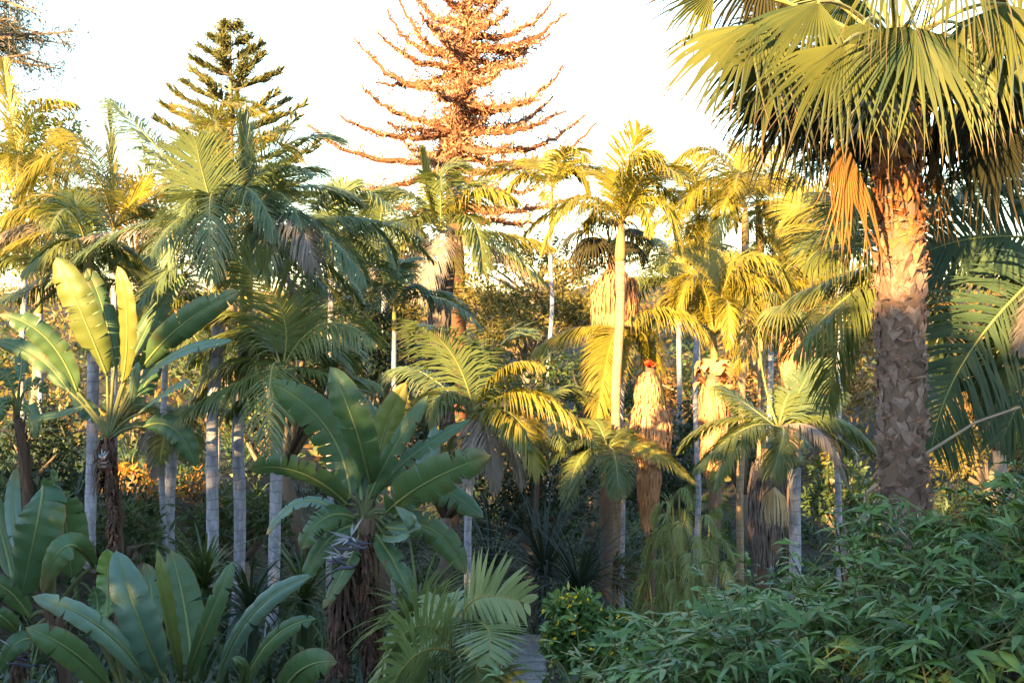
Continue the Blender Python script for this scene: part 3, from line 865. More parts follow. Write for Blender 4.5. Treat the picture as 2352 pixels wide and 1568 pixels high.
def thatched(label, uv_top, uv_bot, D, wpx, tiers, crown=None, m='skirt', ncrown=0, trunk_w=None, rd=None):
    top = at(*uv_top, D); path = stem_path([uv_top, uv_bot], D)
    root = thing('thatched_fan_palm', path[-1].copy(), label, 'palm tree', THG)
    r = (trunk_w or wpx * .42) * K * D * .5
    mb = MB(); N = len(path)
    mb.tube(path, [r * R.uniform(.96, 1.04) for _ in range(N)], 10)
    mb.build('trunk', M['trunk_brown'], root, True)
    for (a, b, w0, w1, n, ln) in tiers:
        mb = MB()
        w0 *= K * D * .5; w1 *= K * D * .5
        thatch(mb, at(a[0], a[1], D), at(b[0], b[1], D), r, lambda t, w0=w0, w1=w1: lerp(w0, w1, t) * (.80 + .26 * math.sin(math.pi * min(1, .1 + t * .85))) * (1 - .45 * (1 - min(1, t * 7))), int(n * 2.6), ln * .62, .024)
        mb.build('thatch', M[m], root)
    if ncrown:
        c = at(crown[0], crown[1], D)
        for i in range(ncrown):
            az = 2 * math.pi * (i + R.random()) / ncrown; el = math.radians(R.uniform(-14, 55))
            d = V((math.cos(az) * math.cos(el), math.sin(az) * math.cos(el), math.sin(el)))
            mb = MB()
            L = R.uniform(.35, .6)
            hub = c + d * L + V((0, 0, .12))
            mb.tube([c, c + d * L * .5 + V((0, 0, .08)), hub], [.02, .016, .012], 4, 1)
            d2 = (d + V((0, 0, -.55))).normalized()
            fan(mb, hub, d2, (UP - d * .2), R.uniform(.55, .75), 170, 20, .5, .25)
            mb.build('fan_leaf', [M['fan_dark' if R.random() < .7 else 'fan'], M['rachis']], root)
    return root


def make_thatched():
    thatched('broad straw-coloured thatch skirt under a dark drooping fan crown, left of the tallest pale trunk', (1408, 560), (1410, 900), 22.4, 60,
             [((1412, 622), (1412, 775), 112, 92, 900, .75)], crown=(1400, 560), ncrown=14)
    r = thatched('two-tiered golden thatch stem with a red tuft on top', (1495, 838), (1488, 1400), 19.9, 40,
                 [((1490, 855), (1491, 935), 54, 72, 340, .5), ((1495, 915), (1493, 1055), 92, 86, 640, .5), ((1492, 1030), (1488, 1195), 60, 38, 360, .6)], trunk_w=24)
    mb = MB()
    c = at(1496, 838, 19.7)
    for _ in range(44):
        d = rand_dir(); d.z = abs(d.z) * .8; d.x *= .8
        mb.leaf(c + d * .03 + V((-.04, 0, -.02)) * R.random(), d, d.cross(rand_dir()).normalized(), R.uniform(.07, .17), .07, R.random())
    mb.build('red_tuft', M['redtuft'], r)  # red tuft of pointed blades on the stem top
    mb = MB()
    for _ in range(30):
        p = at(R.uniform(1500, 1514), R.uniform(850, 870), 19.8)
        mb.leaf(p, V((R.uniform(-.1, .25), R.uniform(-.2, .1), -1)).normalized(), V((1, 0, 0)), R.uniform(.4, 1.1), .05, R.random())
    mb.build('dead_leaf', M['fan_dark'], r)
    r = thatched('smooth golden thatch column with a ruffled collar of cut stalks', (1640, 850), (1636, 1200), 20.5, 60,
                 [((1640, 870), (1640, 1010), 66, 66, 500, .6), ((1640, 980), (1638, 1075), 62, 50, 340, .55)], trunk_w=30)
    mb = MB()
    for _ in range(46):
        a = R.uniform(0, 6.28); o = V((math.cos(a), math.sin(a), 0)); q = V((-math.sin(a), math.cos(a), 0))
        p = at(1640, R.uniform(845, 900), 20.5) + o * .18
        k = R.uniform(.7, 1.2)
        mb.blade([p, p + o * .06 * k + V((0, 0, .12 * k)), p + o * .12 * k + V((0, 0, .15 * k)), p + o * .17 * k + V((0, 0, .10 * k)), p + o * .18 * k + V((0, 0, .0))], q, .2 * k, (.6, 1, 1.1, .8), .6 + .4 * R.random())
    mb.build('collar', M['skirt'], r)
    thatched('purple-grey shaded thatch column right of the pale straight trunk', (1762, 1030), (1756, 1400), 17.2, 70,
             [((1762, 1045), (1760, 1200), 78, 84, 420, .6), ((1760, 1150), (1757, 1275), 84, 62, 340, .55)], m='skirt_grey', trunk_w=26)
    thatched('pinkish thatch skirt high beside the fan palm trunk', (1822, 690), (1822, 980), 20.5, 60,
             [((1822, 765), (1820, 860), 66, 52, 360, .7)], crown=(1822, 735), ncrown=7, trunk_w=26)


# ------------------------------------------------------------------ the big fan palm on the right
def make_fan_palm():
    D = 9.5
    path = stem_path([(2058, 215), (2060, 420), (2068, 800), (2076, 1190)], D, .03)
    root = thing('fan_palm', path[-1].copy(), 'big fan palm on a thick criss-cross trunk at the right, huge pleated leaves', 'palm tree')
    r0 = .180
    mb = MB(); N = len(path)
    mb.tube(path, [r0 * (1 if i > 2 else .8) for i in range(N)], 24)
    mb.build('trunk', M['trunk_brown'], root, True)
    # cut leaf bases, in crossing spirals
    mb = MB()
    ztop, zbot = path[0].z - .15, path[-1].z + .1
    n = int((ztop - zbot) / .0100)
    import bisect
    for i in range(n):
        z = ztop - i * .0100
        if R.random() < .07: continue
        a = i * 2.399963 + R.uniform(-.12, .12)
        z += R.uniform(-.025, .025)
        k = min(range(N - 1), key=lambda j: abs(path[j].z - z))
        t = (path[k].z - z) / max(1e-6, (path[k].z - path[k + 1].z)) if path[k].z != path[k + 1].z else 0
        c = path[k].lerp(path[k + 1], max(-1, min(1, t)))
        c = V((c.x, c.y, z))
        o = V((math.cos(a), math.sin(a), 0)); q = V((-math.sin(a), math.cos(a), 0))
        w = R.uniform(.036, .080); h = R.uniform(.055, .13); lift = R.uniform(.008, .048)
        rnd = R.random(); sl = R.uniform(-.03, .03)
        fresh_lit = min(1, max(0, smooth(.35, 1.0, z) + R.uniform(-.2, .2))); cut = R.uniform(-.02, .3)  # upper bases fresher, and the sunlit stretch painted in
        P = [c + o * (r0 - .004) + V((0, 0, -h)) + q * sl,
             c + o * (r0 + .004) - q * w, c + o * (r0 + .004) + q * w,
             c + o * (r0 + lift) - q * w * .62 + V((0, 0, h * .55)), c + o * (r0 + lift * .75) + q * sl + V((0, 0, h * cut)), c + o * (r0 + lift) + q * w * .62 + V((0, 0, h * .55)),
             c + o * (r0 + lift * .85 + .006) + V((0, 0, -h * .1))]
        P = [p + rand_dir() * .008 for p in P]
        I = [mb.vert(p, (j / 6, rnd, fresh_lit)) for j, p in enumerate(P)]
        mb.face((I[0], I[2], I[6])); mb.face((I[0], I[6], I[1])); mb.face((I[1], I[6], I[3])); mb.face((I[6], I[4], I[3])); mb.face((I[6], I[5], I[4])); mb.face((I[6], I[2], I[5]))
        b1 = mb.vert(c + o * (r0 - .01) - q * w * .5 + V((0, 0, h * .35)), (1, rnd * .4, fresh_lit)); b2 = mb.vert(c + o * (r0 - .01) + q * w * .5 + V((0, 0, h * .35)), (1, rnd * .4, fresh_lit))
        mb.face((I[3], I[4], b1)); mb.face((I[4], I[5], b2)); mb.face((I[4], b2, b1)); mb.face((I[3], b1, I[1])); mb.face((I[5], I[2], b2))
        for _ in range(R.choice((0, 1, 2, 3, 4))):     # loose fibres
            p = c + o * (r0 + lift)
            mb.blade([p, p + q * R.uniform(-.08, .08) + o * .02 + V((0, 0, R.uniform(-.02, .06))), p + q * R.uniform(-.15, .15) + o * .01 + V((0, 0, R.uniform(-.1, .05)))], V((0, 0, 1)), R.uniform(.006, .016), (1, .7), R.random())
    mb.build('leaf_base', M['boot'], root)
    C = at(2058, 130, D)
    # (hub u, v, depth offset), tip point (u, v), depth offset, radius px, spread, options
    leaves = [((1738, 55), -.5, (1600, 200), -.9, 262, 130, .45, 'fan'),
              ((1880, 5), -.9, (1760, 150), -1.3, 225, 110, .30, 'fan'),
              ((1940, 100), -1.3, (1930, 330), -1.7, 250, 170, .35, 'fan'),
              ((2100, 62), -1.4, (2165, 300), -1.8, 275, 165, .4, 'fan'),
              ((2312, 10), -1.0, (2330, 220), -1.3, 250, 140, .5, 'fan'),
              ((2040, -90), -1.6, (2040, 80), -2.0, 190, 90, .9, 'fan'),
              ((2200, -130), -1.3, (2210, 80), -1.7, 220, 90, .9, 'fan'),
              ((1640, -20), -.2, (1500, 50), -.5, 180, 100, .4, 'fan'),
              ((1760, -80), .3, (1690, 60), .2, 200, 120, .8, 'fan_dark'),
              ((2290, 290), -.4, (2300, 440), -.5, 190, 110, .5, 'fan_dark'),
              ((1850, 210), .2, (1770, 360), .1, 210, 110, .7, 'fan_dark'),
              ((1890, 190), .6, (1830, 400), .7, 230, 120, .6, 'fan_dark'),
              ((2180, 250), .5, (2220, 430), .6, 230, 120, .6, 'fan_dark'),
              ((2010, 220), .7, (1960, 400), .8, 220, 120, .6, 'fan_dark'),
              ((2230, 100), .7, (2330, 260), .9, 240, 140, .5, 'fan_dark'),
              ((1950, -20), .9, (1850, 80), 1.3, 230, 170, .4, 'fan'),
              ((2350, -120), .3, (2480, -50), .4, 240, 150, .4, 'fan'),
              ((2120, -200), .4, (2200, -330), .7, 240, 190, .2, 'fan'),
              ((1960, -190), -.3, (1880, -320), -.4, 240, 190, .2, 'fan'),
              ((2060, -250), .1, (2060, -420), .1, 240, 190, .1, 'fan'),
              ((2360, 130), .2, (2440, 280), .3, 250, 150, .5, 'fan'),
              ((2250, -20), 1.1, (2380, 60), 1.5, 240, 170, .4, 'fan_dark'),
              ((1800, 95), -.3, (1690, 290), -.5, 235, 120, .5, 'fan'),
              ((1985, 50), -.9, (1880, 270), -1.1, 240, 120, .5, 'fan'),
              ((2030, 120), -1.0, (2050, 320), -1.2, 210, 110, .5, 'fan'),
              ((2210, 60), -1.0, (2290, 260), -1.2, 245, 120, .5, 'fan'),
              ((2260, 190), -.2, (2320, 390), -.2, 240, 120, .5, 'fan_dark'),
              ((1760, 200), .3, (1680, 330), .4, 170, 100, .6, 'fan_dark'),
              ((1800, 60), .9, (1690, 130), 1.2, 220, 150, .5, 'fan_dark'),
              ]
    NR = {(1738, 55): (-.5, -1, .5), (1880, 5): (-.35, -1, .45), (1940, 100): (-.25, -1, .25), (2100, 62): (.25, -1, .3), (2312, 10): (-.2, -1, .2), (1800, 95): (-.6, -1, .5), (1985, 50): (-.5, -1, .3), (2210, 60): (.5, -1, .3), (2030, 120): (.1, -1, .2)}
    for (h, dh, tp, dt, rp, spd, dr, mm) in leaves:
        hub = at(h[0], h[1], D + dh); tip = at(tp[0], tp[1], D + dt)
        d = tip - hub
        mb = MB()
        mid = C.lerp(hub, .55) + V((0, 0, .12))
        pp = curve3(C, mid, hub, 8)
        mb.tube(pp, [.022 * (1 - .06 * i) for i in range(8)], 6, 1)
        nrm = V(NR.get(h, (R.uniform(-.9, .7), -1, R.uniform(.0, .7))))
        rad = rp * K * (D + dh) * 1.03
        fan(mb, hub, d, nrm, rad, spd, int(spd / 4.9) + 4, dr * .5, R.uniform(.08, .24), R.uniform(.42, .54), pleat=.95, jit=.14)
        # a few folded threads and dry tips
        mb.build('fan_leaf', [M[mm], M['shaft']], root)
    # dead hanging leaves; near-black ones carry the shade inside the crown
    for (h, tp, rp, spd, mm, dy) in [((1945, 330), (1975, 560), 250, 34, 'straw', -.5), ((1925, 300), (1935, 480), 220, 30, 'straw', -.3), ((2140, 330), (2155, 520), 200, 22, 'straw', .2),
                                     ((1990, 260), (1985, 420), 200, 40, 'fan_dark', .35), ((2110, 240), (2130, 440), 220, 40, 'fan_dark', .4), ((1860, 150), (1835, 330), 210, 40, 'fan_dark', .4),
                                     ((2170, 200), (2200, 420), 230, 44, 'fan_dark', .5), ((1800, 0), (1790, 100), 150, 50, 'fan_dark', .1), ((2060, 200), (2050, 340), 170, 60, 'fan_dark', .35),
                                     ((2010, 130), (2000, 300), 200, 60, 'fan_dark', .2), ((2230, 180), (2260, 400), 230, 60, 'fan_dark', .5), ((2290, 200), (2310, 400), 230, 60, 'fan_dark', .3), ((1900, 120), (1880, 320), 230, 60, 'fan_dark', .3), ((1960, 160), (1950, 350), 210, 60, 'fan_dark', .5), ((1830, 100), (1815, 300), 220, 60, 'fan_dark', .6), ((2150, 120), (2170, 330), 210, 60, 'fan_dark', .1), ((2330, 100), (2350, 300), 220, 60, 'fan_dark', .6), ((1760, 30), (1740, 110), 130, 70, 'fan_dark', .4), ((2090, 120), (2110, 300), 200, 60, 'fan_dark', .25)]:
        hub = at(h[0], h[1], D + dy); d = at(tp[0], tp[1], D + dy) - hub
        mb = MB()
        mb.tube([C + V((0, 0, -.1)), C.lerp(hub, .6) + V((0, 0, -.02)), hub], [.024, .02, .014], 5, 1)
        fan(mb, hub, d, V((-.2, -1, .2)), rp * K * D * 1.1, spd, 12, .1, .1, .5, pleat=1.4, jit=.25)
        mb.build('dead_leaf', [M[mm], M['rachis_dry']], root)
# ------------------------------------------------------------------ giant paddle-leaf plants (bird of paradise)
def paddles(label, stem_uv, D, leaves, stem_w=30, bracts=(), flowers=(), stem=True):
    heart = at(stem_uv[0], stem_uv[1], D)
    base = ground_pt(heart + V((.1, .1, 0)))
    root = thing('giant_bird_of_paradise', base, label, 'bird of paradise', 'giant bird of paradise plants')
    if stem:
        mb = MB()
        r = stem_w * K * D * .5
        q = curve3(base, heart.lerp(base, .5) + V((.06, 0, 0)), heart, 12)
        mb.tube(q, [r * (1.15 - .25 * i / 11) * R.uniform(.93, 1.07) for i in range(12)], 10)
        for i in range(60):      # old leaf-stalk stubs along the stem
            t = R.random(); p = base.lerp(heart, t) + V((.06 * 4 * t * (1 - t), 0, 0)); a = R.uniform(0, 6.28); o = V((math.cos(a), math.sin(a), 0))
            L = R.uniform(.12, .4)
            mb.blade([p + o * r * .8, p + o * r * 1.3 + V((0, 0, L * .5)), p + o * r * 1.6 + V((0, 0, L))], V((-o.y, o.x, 0)), R.uniform(.04, .09), (1, .7), R.random())
        mb.build('stem', M['trunk_brown'], root, True)
    for L in leaves:
        b, m_, t_ = L[0], L[1], L[2]
        wpx = L[3]; dm, dt = L[4]; kw = dict(L[5]) if len(L) > 5 else {}
        mat = kw.pop('mat', 'bird'); db = kw.pop('db', 0)
        pb = at(b[0], b[1], D + db); pm = at(m_[0], m_[1], D + dm); pt = at(t_[0], t_[1], D + dt)
        st = kw.pop('stalk', None)
        hs = at(st[0], st[1], D) if st else heart
        kw['stalk'] = (hs, hs.lerp(pb, .5) + V((0, 0, .06)))
        mb = MB()
        paddle(mb, pb, pm, pt, wpx * K * D * .5, **kw)
        mb.build('leaf', [M[mat], M['bird_rib'], M['petiole']], root, True)
    for (u0, v0, u1, v1, w) in bracts:
        mb = MB()
        for i in range(int(abs(v1 - v0) * 2.0)):
            t = R.random(); p = at(lerp(u0, u1, t), lerp(v0, v1, t), D - .12)
            a = R.uniform(0, 6.28); o = V((math.cos(a), math.sin(a), 0)); L = w * K * D * R.uniform(.5, 1.0)
            P = [p, p + o * L * .45 + V((0, 0, R.uniform(-.1, .35) * L)), p + o * L * .75 + V((0, 0, -L * R.uniform(.1, .6))), p + o * L * .7 + V((0, 0, -L * R.uniform(.6, 1.3)))]
            mb.blade(P, V((-o.y, o.x, R.uniform(-.4, .4))).normalized(), R.uniform(.02, .05), (1, .9, .6), R.random())
        mb.build('dry_bracts', M['bract'], root)
    for (u, v, s) in flowers:
        mb = MB(); p = at(u, v, D - .35)
        for i in range(9):
            a = R.uniform(-.9, 1.5); L = s * K * D * R.uniform(.4, 1.3); sg = R.choice((-1, 1))
            d = V((sg * math.cos(a), R.uniform(-.7, .1), math.sin(a))).normalized()
            mb.leaf(p, d, d.cross(V((0, 1, .2))).normalized(), L, .024, R.random(), 0)
        for i in range(3):
            L = s * K * D * R.uniform(.9, 1.3); d = V((R.choice((-1, 1)) * .9, R.uniform(-.7, .2), R.uniform(-.3, .8))).normalized()
            q = p + V((0, 0, -.03 - .05 * i))
            mb.tube([q - d * L * .4, q + V((0, 0, .01)), q + d * L * .5, q + d * L * .9 + V((0, 0, .03))], [.008, .018, .014, .002], 6, 1)
        mb.build('flower', [M['bloom'], M['bract_blue']], root)
    return root


def make_paddles():
    paddles('left giant bird of paradise with two tall sunlit yellow leaves and split paddle leaves', (250, 1010), 15.3, [
        ((246, 862), (188, 720), (128, 590), 78, (-.3, -.3), dict(mat='bird_pale', face=(-.2, -1, .2), tears=9, fold=8, sag=10, tipw=.75)),
        ((262, 850), (240, 720), (196, 612), 58, (.35, .5), dict(face=(.5, -1, .1), tears=4, sag=10)),
        ((281, 880), (292, 740), (269, 610), 46, (-.45, -.5), dict(mat='bird_pale', face=(-.3, -1, .1), tears=1, fold=10, sag=5, tipw=.8)),
        ((296, 850), (352, 730), (432, 618), 56, (.1, .2), dict(face=(.1, -.8, .7), tears=6, sag=14, fold=30)),
        ((322, 850), (420, 745), (552, 668), 70, (-.5, -.6), dict(face=(.35, -1, .25), tears=4, sag=12, fold=14)),
        ((305, 905), (400, 815), (535, 782), 44, (-.6, -.7), dict(mat='bird_shaded', face=(.2, -.7, .8), tears=3, fold=25)),
        ((178, 900), (105, 775), (-5, 722), 60, (-.3, -.4), dict(face=(-.1, -1, .35), tears=6, sag=14)),
        ((160, 900), (80, 815), (-20, 782), 50, (.3, .5), dict(face=(0, -1, .5), tears=5, sag=14)),
        ((320, 950), (380, 900), (440, 874), 34, (-.7, -.9), dict(mat='bird_shaded', face=(0, -.7, .7), tears=2)),
        ((300, 930), (308, 880), (318, 830), 26, (-.4, -.5), dict(mat='bird_shaded', face=(0, -1, .3), tears=0)),
        ((330, 980), (400, 985), (450, 1075), 60, (-.3, -.3), dict(face=(.1, -1, .2), tears=2)),
        ((200, 930), (130, 950), (60, 960), 30, (.2, .3), dict(face=(0, -.6, .8), tears=3)),
        ((230, 960), (190, 930), (165, 860), 46, (.4, .6), dict(face=(.2, -1, .3), tears=5, sag=18)),
        ((300, 930), (345, 860), (370, 760), 54, (.5, .8), dict(face=(-.3, -1, .2), tears=4)),
    ], 24, bracts=[(242, 1010, 238, 1120, 40), (252, 1020, 262, 1260, 24)], flowers=[(236, 1050, 20)])
    paddles('central giant bird of paradise with broad split paddle leaves and a white flower', (838, 1190), 11.6, [
        ((806, 1140), (752, 985), (622, 878), 104, (.05, -.1), dict(face=(.05, -1, .25), tears=6, sag=7, fold=10, tipw=.55, mat='bird')),
        ((850, 1112), (812, 970), (757, 842), 92, (-.5, -.45), dict(face=(-.25, -1, .15), tears=3, sag=6, fold=12, tipw=.5)),
        ((866, 1110), (880, 1000), (934, 876), 72, (.15, .2), dict(face=(.4, -1, .2), tears=3, sag=8, fold=22, mat='bird_pale')),
        ((880, 1120), (955, 1040), (1082, 962), 70, (.1, .25), dict(face=(-.45, -.55, .8), tears=7, sag=12, fold=35)),
        ((886, 1178), (985, 1105), (1128, 1045), 96, (-.5, -.6), dict(face=(.25, -1, .0), tears=8, sag=8, fold=12)),
        ((800, 1160), (690, 1085), (570, 1078), 74, (-.4, -.5), dict(face=(0, -.75, -.5), tears=5, sag=12, fold=15)),
        ((815, 1190), (745, 1190), (690, 1265), 66, (-.3, -.4), dict(face=(0, -1, .4), tears=6, sag=14)),
        ((870, 1190), (955, 1120), (1000, 975), 70, (.6, .9), dict(face=(-.3, -1, .2), tears=3, mat='bird_shaded')),
        ((905, 1190), (985, 1120), (1112, 1190), 84, (.4, .3), dict(face=(.1, -.8, .5), tears=8, sag=14, fold=5)),
        ((885, 1210), (950, 1210), (905, 1160), 40, (-.5, -.6), dict(mat='bird_shaded', face=(0, -.8, .6), tears=0)),
        ((880, 1230), (905, 1235), (940, 1225), 32, (-.6, -.7), dict(mat='bird_shaded', face=(0, -.6, .8), tears=0)),
        ((850, 1230), (980, 1210), (1070, 1320), 76, (.2, .2), dict(face=(.1, -1, .35), tears=7, sag=12)),
        ((800, 1200), (700, 1150), (610, 1230), 40, (.1, .1), dict(face=(0, -.6, .8), tears=5, mat='bird_shaded')),
        ((850, 1160), (870, 1060), (842, 920), 62, (.5, .8), dict(face=(.3, -1, .1), tears=3)),
        ((822, 1210), (760, 1235), (690, 1345), 52, (-.2, -.3), dict(face=(0, -1, .5), tears=6, sag=14)),
        ((862, 1225), (905, 1290), (955, 1395), 54, (-.4, -.6), dict(face=(.1, -1, .5), tears=6, sag=14)),
        ((845, 1150), (905, 1030), (985, 905), 46, (-.1, 0), dict(face=(-.3, -1, .2), tears=3)),
        ((830, 1150), (790, 1010), (700, 930), 50, (.5, .8), dict(face=(.2, -1, .2), tears=5)),
        ((825, 1230), (800, 1290), (740, 1400), 44, (-.3, -.5), dict(mat='bird', face=(0, -1, .4), tears=7, sag=18)),
    ], 30, bracts=[(795, 1325, 782, 1440, 62), (782, 1440, 775, 1540, 46), (815, 1250, 800, 1330, 36), (838, 1230, 845, 1400, 34), (845, 1400, 850, 1560, 34)], flowers=[(806, 1232, 44), (786, 1275, 36)])
    paddles('foreground giant bird of paradise with a fan of upright grey-green paddle leaves', (405, 1640), 8.8, [
        ((372, 1555), (318, 1420), (267, 1262), 92, (-.3, -.2), dict(face=(.5, -1, .2), tears=1, sag=4, fold=38, mat='bird_shaded')),
        ((415, 1560), (388, 1410), (360, 1258), 52, (-.5, -.5), dict(face=(-.5, -.9, .1), tears=0, sag=3, fold=40, mat='bird_pale', tipw=.5)),
        ((440, 1540), (425, 1400), (393, 1262), 90, (.15, .3), dict(face=(.2, -1, .15), tears=1, sag=5, fold=14)),
        ((428, 1560), (478, 1430), (536, 1284), 54, (-.5, -.5), dict(face=(-.4, -1, .2), tears=2, sag=5, fold=26, tipw=.6)),
        ((500, 1570), (580, 1410), (718, 1322), 56, (-.3, -.4), dict(face=(-.35, -.8, .5), tears=2, sag=8, fold=34, mat='bird_shaded')),
        ((560, 1590), (625, 1470), (728, 1420), 50, (-.5, -.6), dict(face=(-.3, -.8, .55), tears=2, sag=8, fold=34)),
        ((345, 1570), (230, 1440), (72, 1368), 62, (-.6, -.8), dict(face=(.3, -.75, .65), tears=2, sag=8, fold=25, mat='bird_shaded')),
        ((260, 1590), (170, 1500), (58, 1440), 66, (-.9, -1.1), dict(face=(.2, -.9, .5), tears=2, sag=6, fold=20)),
        ((244, 1420), (247, 1340), (246, 1258), 66, (.2, .2), dict(face=(0, -1, .1), tears=2, sag=5, fold=6, mat='freshleaf', stalk=(300, 1640))),
        ((215, 1450), (225, 1400), (215, 1345), 50, (.1, .1), dict(face=(.2, -1, .1), tears=2, mat='bird', stalk=(300, 1640))),
        ((300, 1480), (290, 1430), (270, 1380), 50, (.2, .2), dict(face=(-.2, -1, .2), tears=3, mat='bird', stalk=(320, 1640))),
        ((640, 1620), (690, 1540), (776, 1520), 74, (-.8, -.9), dict(face=(.1, -1, .35), tears=1, sag=4, fold=5, stalk=(520, 1680))),
        ((540, 1600), (560, 1540), (530, 1510), 30, (-.6, -.7), dict(face=(0, -1, .3), tears=0)),
        ((335, 1480), (350, 1380), (330, 1290), 60, (.6, .8), dict(face=(.1, -1, .2), tears=2, mat='bird')),
    ], 40, stem=False)
    paddles('giant bird of paradise at the left edge with one huge leaf folded downwards', (120, 1420), 10.2, [
        ((100, 1110), (86, 1200), (48, 1370), 112, (-.25, -.1), dict(face=(-.1, -1, .25), tears=2, sag=5, fold=8, tipw=.85, stalk=(120, 1420))),
        ((128, 1130), (150, 1200), (165, 1330), 90, (.2, .3), dict(face=(.2, -1, .2), tears=4, sag=6, fold=8, tipw=.85)),
        ((215, 1300), (150, 1255), (95, 1362), 66, (-.6, -.5), dict(face=(0, -1, .35), tears=1, sag=5, fold=10)),
        ((120, 1130), (118, 1108), (135, 1085), 50, (-.1, -.2), dict(face=(0, -1, .4), tears=6, sag=26)),
        ((60, 1290), (30, 1180), (40, 1070), 40, (.3, .4), dict(face=(.4, -1, .1), tears=1, mat='bird_shaded')),
        ((30, 1330), (0, 1210), (-40, 1100), 54, (.3, .4), dict(face=(.3, -1, .1), tears=2)),
        ((70, 1420), (10, 1350), (-60, 1330), 50, (-.2, -.3), dict(face=(0, -1, .5), tears=2)),
        ((60, 1480), (10, 1420), (-40, 1400), 44, (-.4, -.4), dict(face=(0, -1, .5), tears=2)),
        ((110, 1490), (50, 1470), (0, 1540), 50, (-.5, -.5), dict(face=(0, -1, .4), tears=2)),
    ], 30, flowers=[(42, 1492, 52)], bracts=[(45, 1510, 45, 1550, 36)])
    paddles('small bird of paradise with ragged hanging leaves at the far left under the conifer', (40, 960), 17, [
        ((30, 900), (10, 860), (-30, 850), 40, (0, 0), dict(tears=6, sag=20)),
        ((55, 900), (80, 880), (110, 905), 34, (0, 0), dict(tears=6, sag=20)),
        ((50, 930), (75, 950), (80, 1010), 34, (-.2, -.3), dict(tears=5, sag=20)),
        ((30, 930), (5, 930), (-20, 990), 40, (-.2, -.3), dict(tears=5, sag=20)),
        ((45, 880), (50, 820), (40, 770), 36, (.2, .3), dict(tears=3)),
    ], 22)


# ------------------------------------------------------------------ conifers
def twig_tufts(mb, p, T, n, L, w, r, mlist=0, up=0.0):
    for _ in range(n):
        d = (rand_dir() + T * .5 + UP * up).normalized()
        q = p + rand_dir() * r
        mb.leaf(q, d, d.cross(rand_dir()).normalized(), L * R.uniform(.6, 1.3), w * R.uniform(.7, 1.3), R.random(), mlist)


def make_dead_conifer():
    D = 42
    path = [at(1078, -260, D), at(1075, -60, D), at(1070, 120, D), at(1058, 260, D), at(1040, 400, D), at(1046, 560, D), at(1050, 760, D), at(1052, 1000, D)]
    g = path[-1].copy(); g.z = ground(g.x, g.y) - .2; path.append(g)
    root = thing('rusty_conifer', g, 'tall rust-orange conifer with upcurved bare whorled branches against the white sky', 'conifer')
    q = []
    for a, b in zip(path, path[1:]): q += [a.lerp(b, i / 6) for i in range(6)]
    q.append(path[-1])
    mb = MB()
    mb.tube(q, [lerp(.10, .42, (i / len(q)) ** .7) for i in range(len(q))], 10)
    mb.build('trunk', M['bark_rust'], root, True)
    mb = MB()
    for i in range(700):       # shaggy twigs hugging the trunk
        t = R.random() * 1.0; f = t * 3.9; k = min(len(path) - 2, int(f)); p = path[k].lerp(path[k + 1], f - k)
        a = R.uniform(0, 6.28); o = V((math.cos(a), math.sin(a), R.uniform(-.2, .7)))
        twig_tufts(mb, p + o * R.uniform(.15, .55), o, 6, .30, .07, .14)
    mb.build('trunk_foliage', M['conifer_dead'], root)

    def on_trunk(v):
        z = (784 - v) * K * D
        for a, b in zip(path, path[1:]):
            if a.z >= z >= b.z: return a.lerp(b, (a.z - z) / (a.z - b.z))
        return path[0].copy()
    tips = [(915, -10, 120, 0), (870, 78, 150, -1), (885, 20, 110, 2), (815, 85, 195, .5), (830, 195, 275, -.5), (780, 268, 305, 0), (702, 285, 360, 0), (800, 428, 372, .5), (890, 282, 290, -2),
            (865, 190, 165, 1.5), (960, 30, 90, -2), (940, -30, 40, 1), (990, -60, 20, -1), (1010, 80, 130, -2.5), (920, 320, 340, 2),
            (1300, 28, 105, -.5), (1268, 2, 75, 1), (1262, 75, 110, .5), (1215, 140, 160, -1), (1296, 152, 250, 0), (1268, 222, 285, 1.5), (1296, 255, 300, -1), (1370, 282, 385, 0), (1345, 262, 330, 2),
            (1240, 225, 240, -2), (1225, 95, 130, 2), (1170, 20, 70, -2), (1160, -40, 30, 1), (1215, -70, 0, 0), (1300, 345, 360, 1), (1230, 430, 400, -1.5), (1330, 445, 470, 1), (1180, 480, 440, -2),
            (1180, 330, 330, -3), (1150, 160, 180, -3), (1000, 200, 220, -3), (950, 350, 370, -3), (1120, 260, 270, 3), (1020, 300, 320, 3), (1060, 120, 150, 3), (1250, 505, 490, .5), (900, 470, 480, .5)]
    for (u, v, v0, dy) in tips:
        b = on_trunk(v0); e = at(u, v, D + dy)
        mid = b.lerp(e, .55); mid.z = min(b.z, e.z) + .20 * abs(e.z - b.z) - .05 * (e - b).length
        P = curve3(b, mid, e, 22)
        for i in range(1, 22): P[i] = P[i] + rand_dir() * .07
        mb = MB()
        L = (e - b).length
        mb.tube(P, [lerp(.16, .035, i / 21) for i in range(22)], 5, 1)
        for i in range(21):
            t = i / 20
            nn = int(L * 3.2 / 2 * (1.6 - t)) + 4
            for _ in range(2):
                p = P[i].lerp(P[i + 1], R.random())
                T = (P[i + 1] - P[i]).normalized()
                twig_tufts(mb, p, T, max(3, int(nn * .9)), .22 * (1.15 - .45 * t), .055, .10 + .07 * (1 - t), 0, .15)
            if R.random() < .8 and t < .9:     # side twig
                p = P[i]; d = (rand_dir() + UP * .4).normalized(); l2 = R.uniform(.4, 1.7) * (1.1 - t)
                mb.tube([p, p + d * l2 * .5, p + d * l2 + UP * .1], [.02, .014, .006], 3, 1)
                for s in (.3, .55, .8, 1): twig_tufts(mb, p + d * l2 * s, d, 5, .17, .05, .07)
        mb.build('branch', [M['conifer_dead'], M['bark_rust']], root)


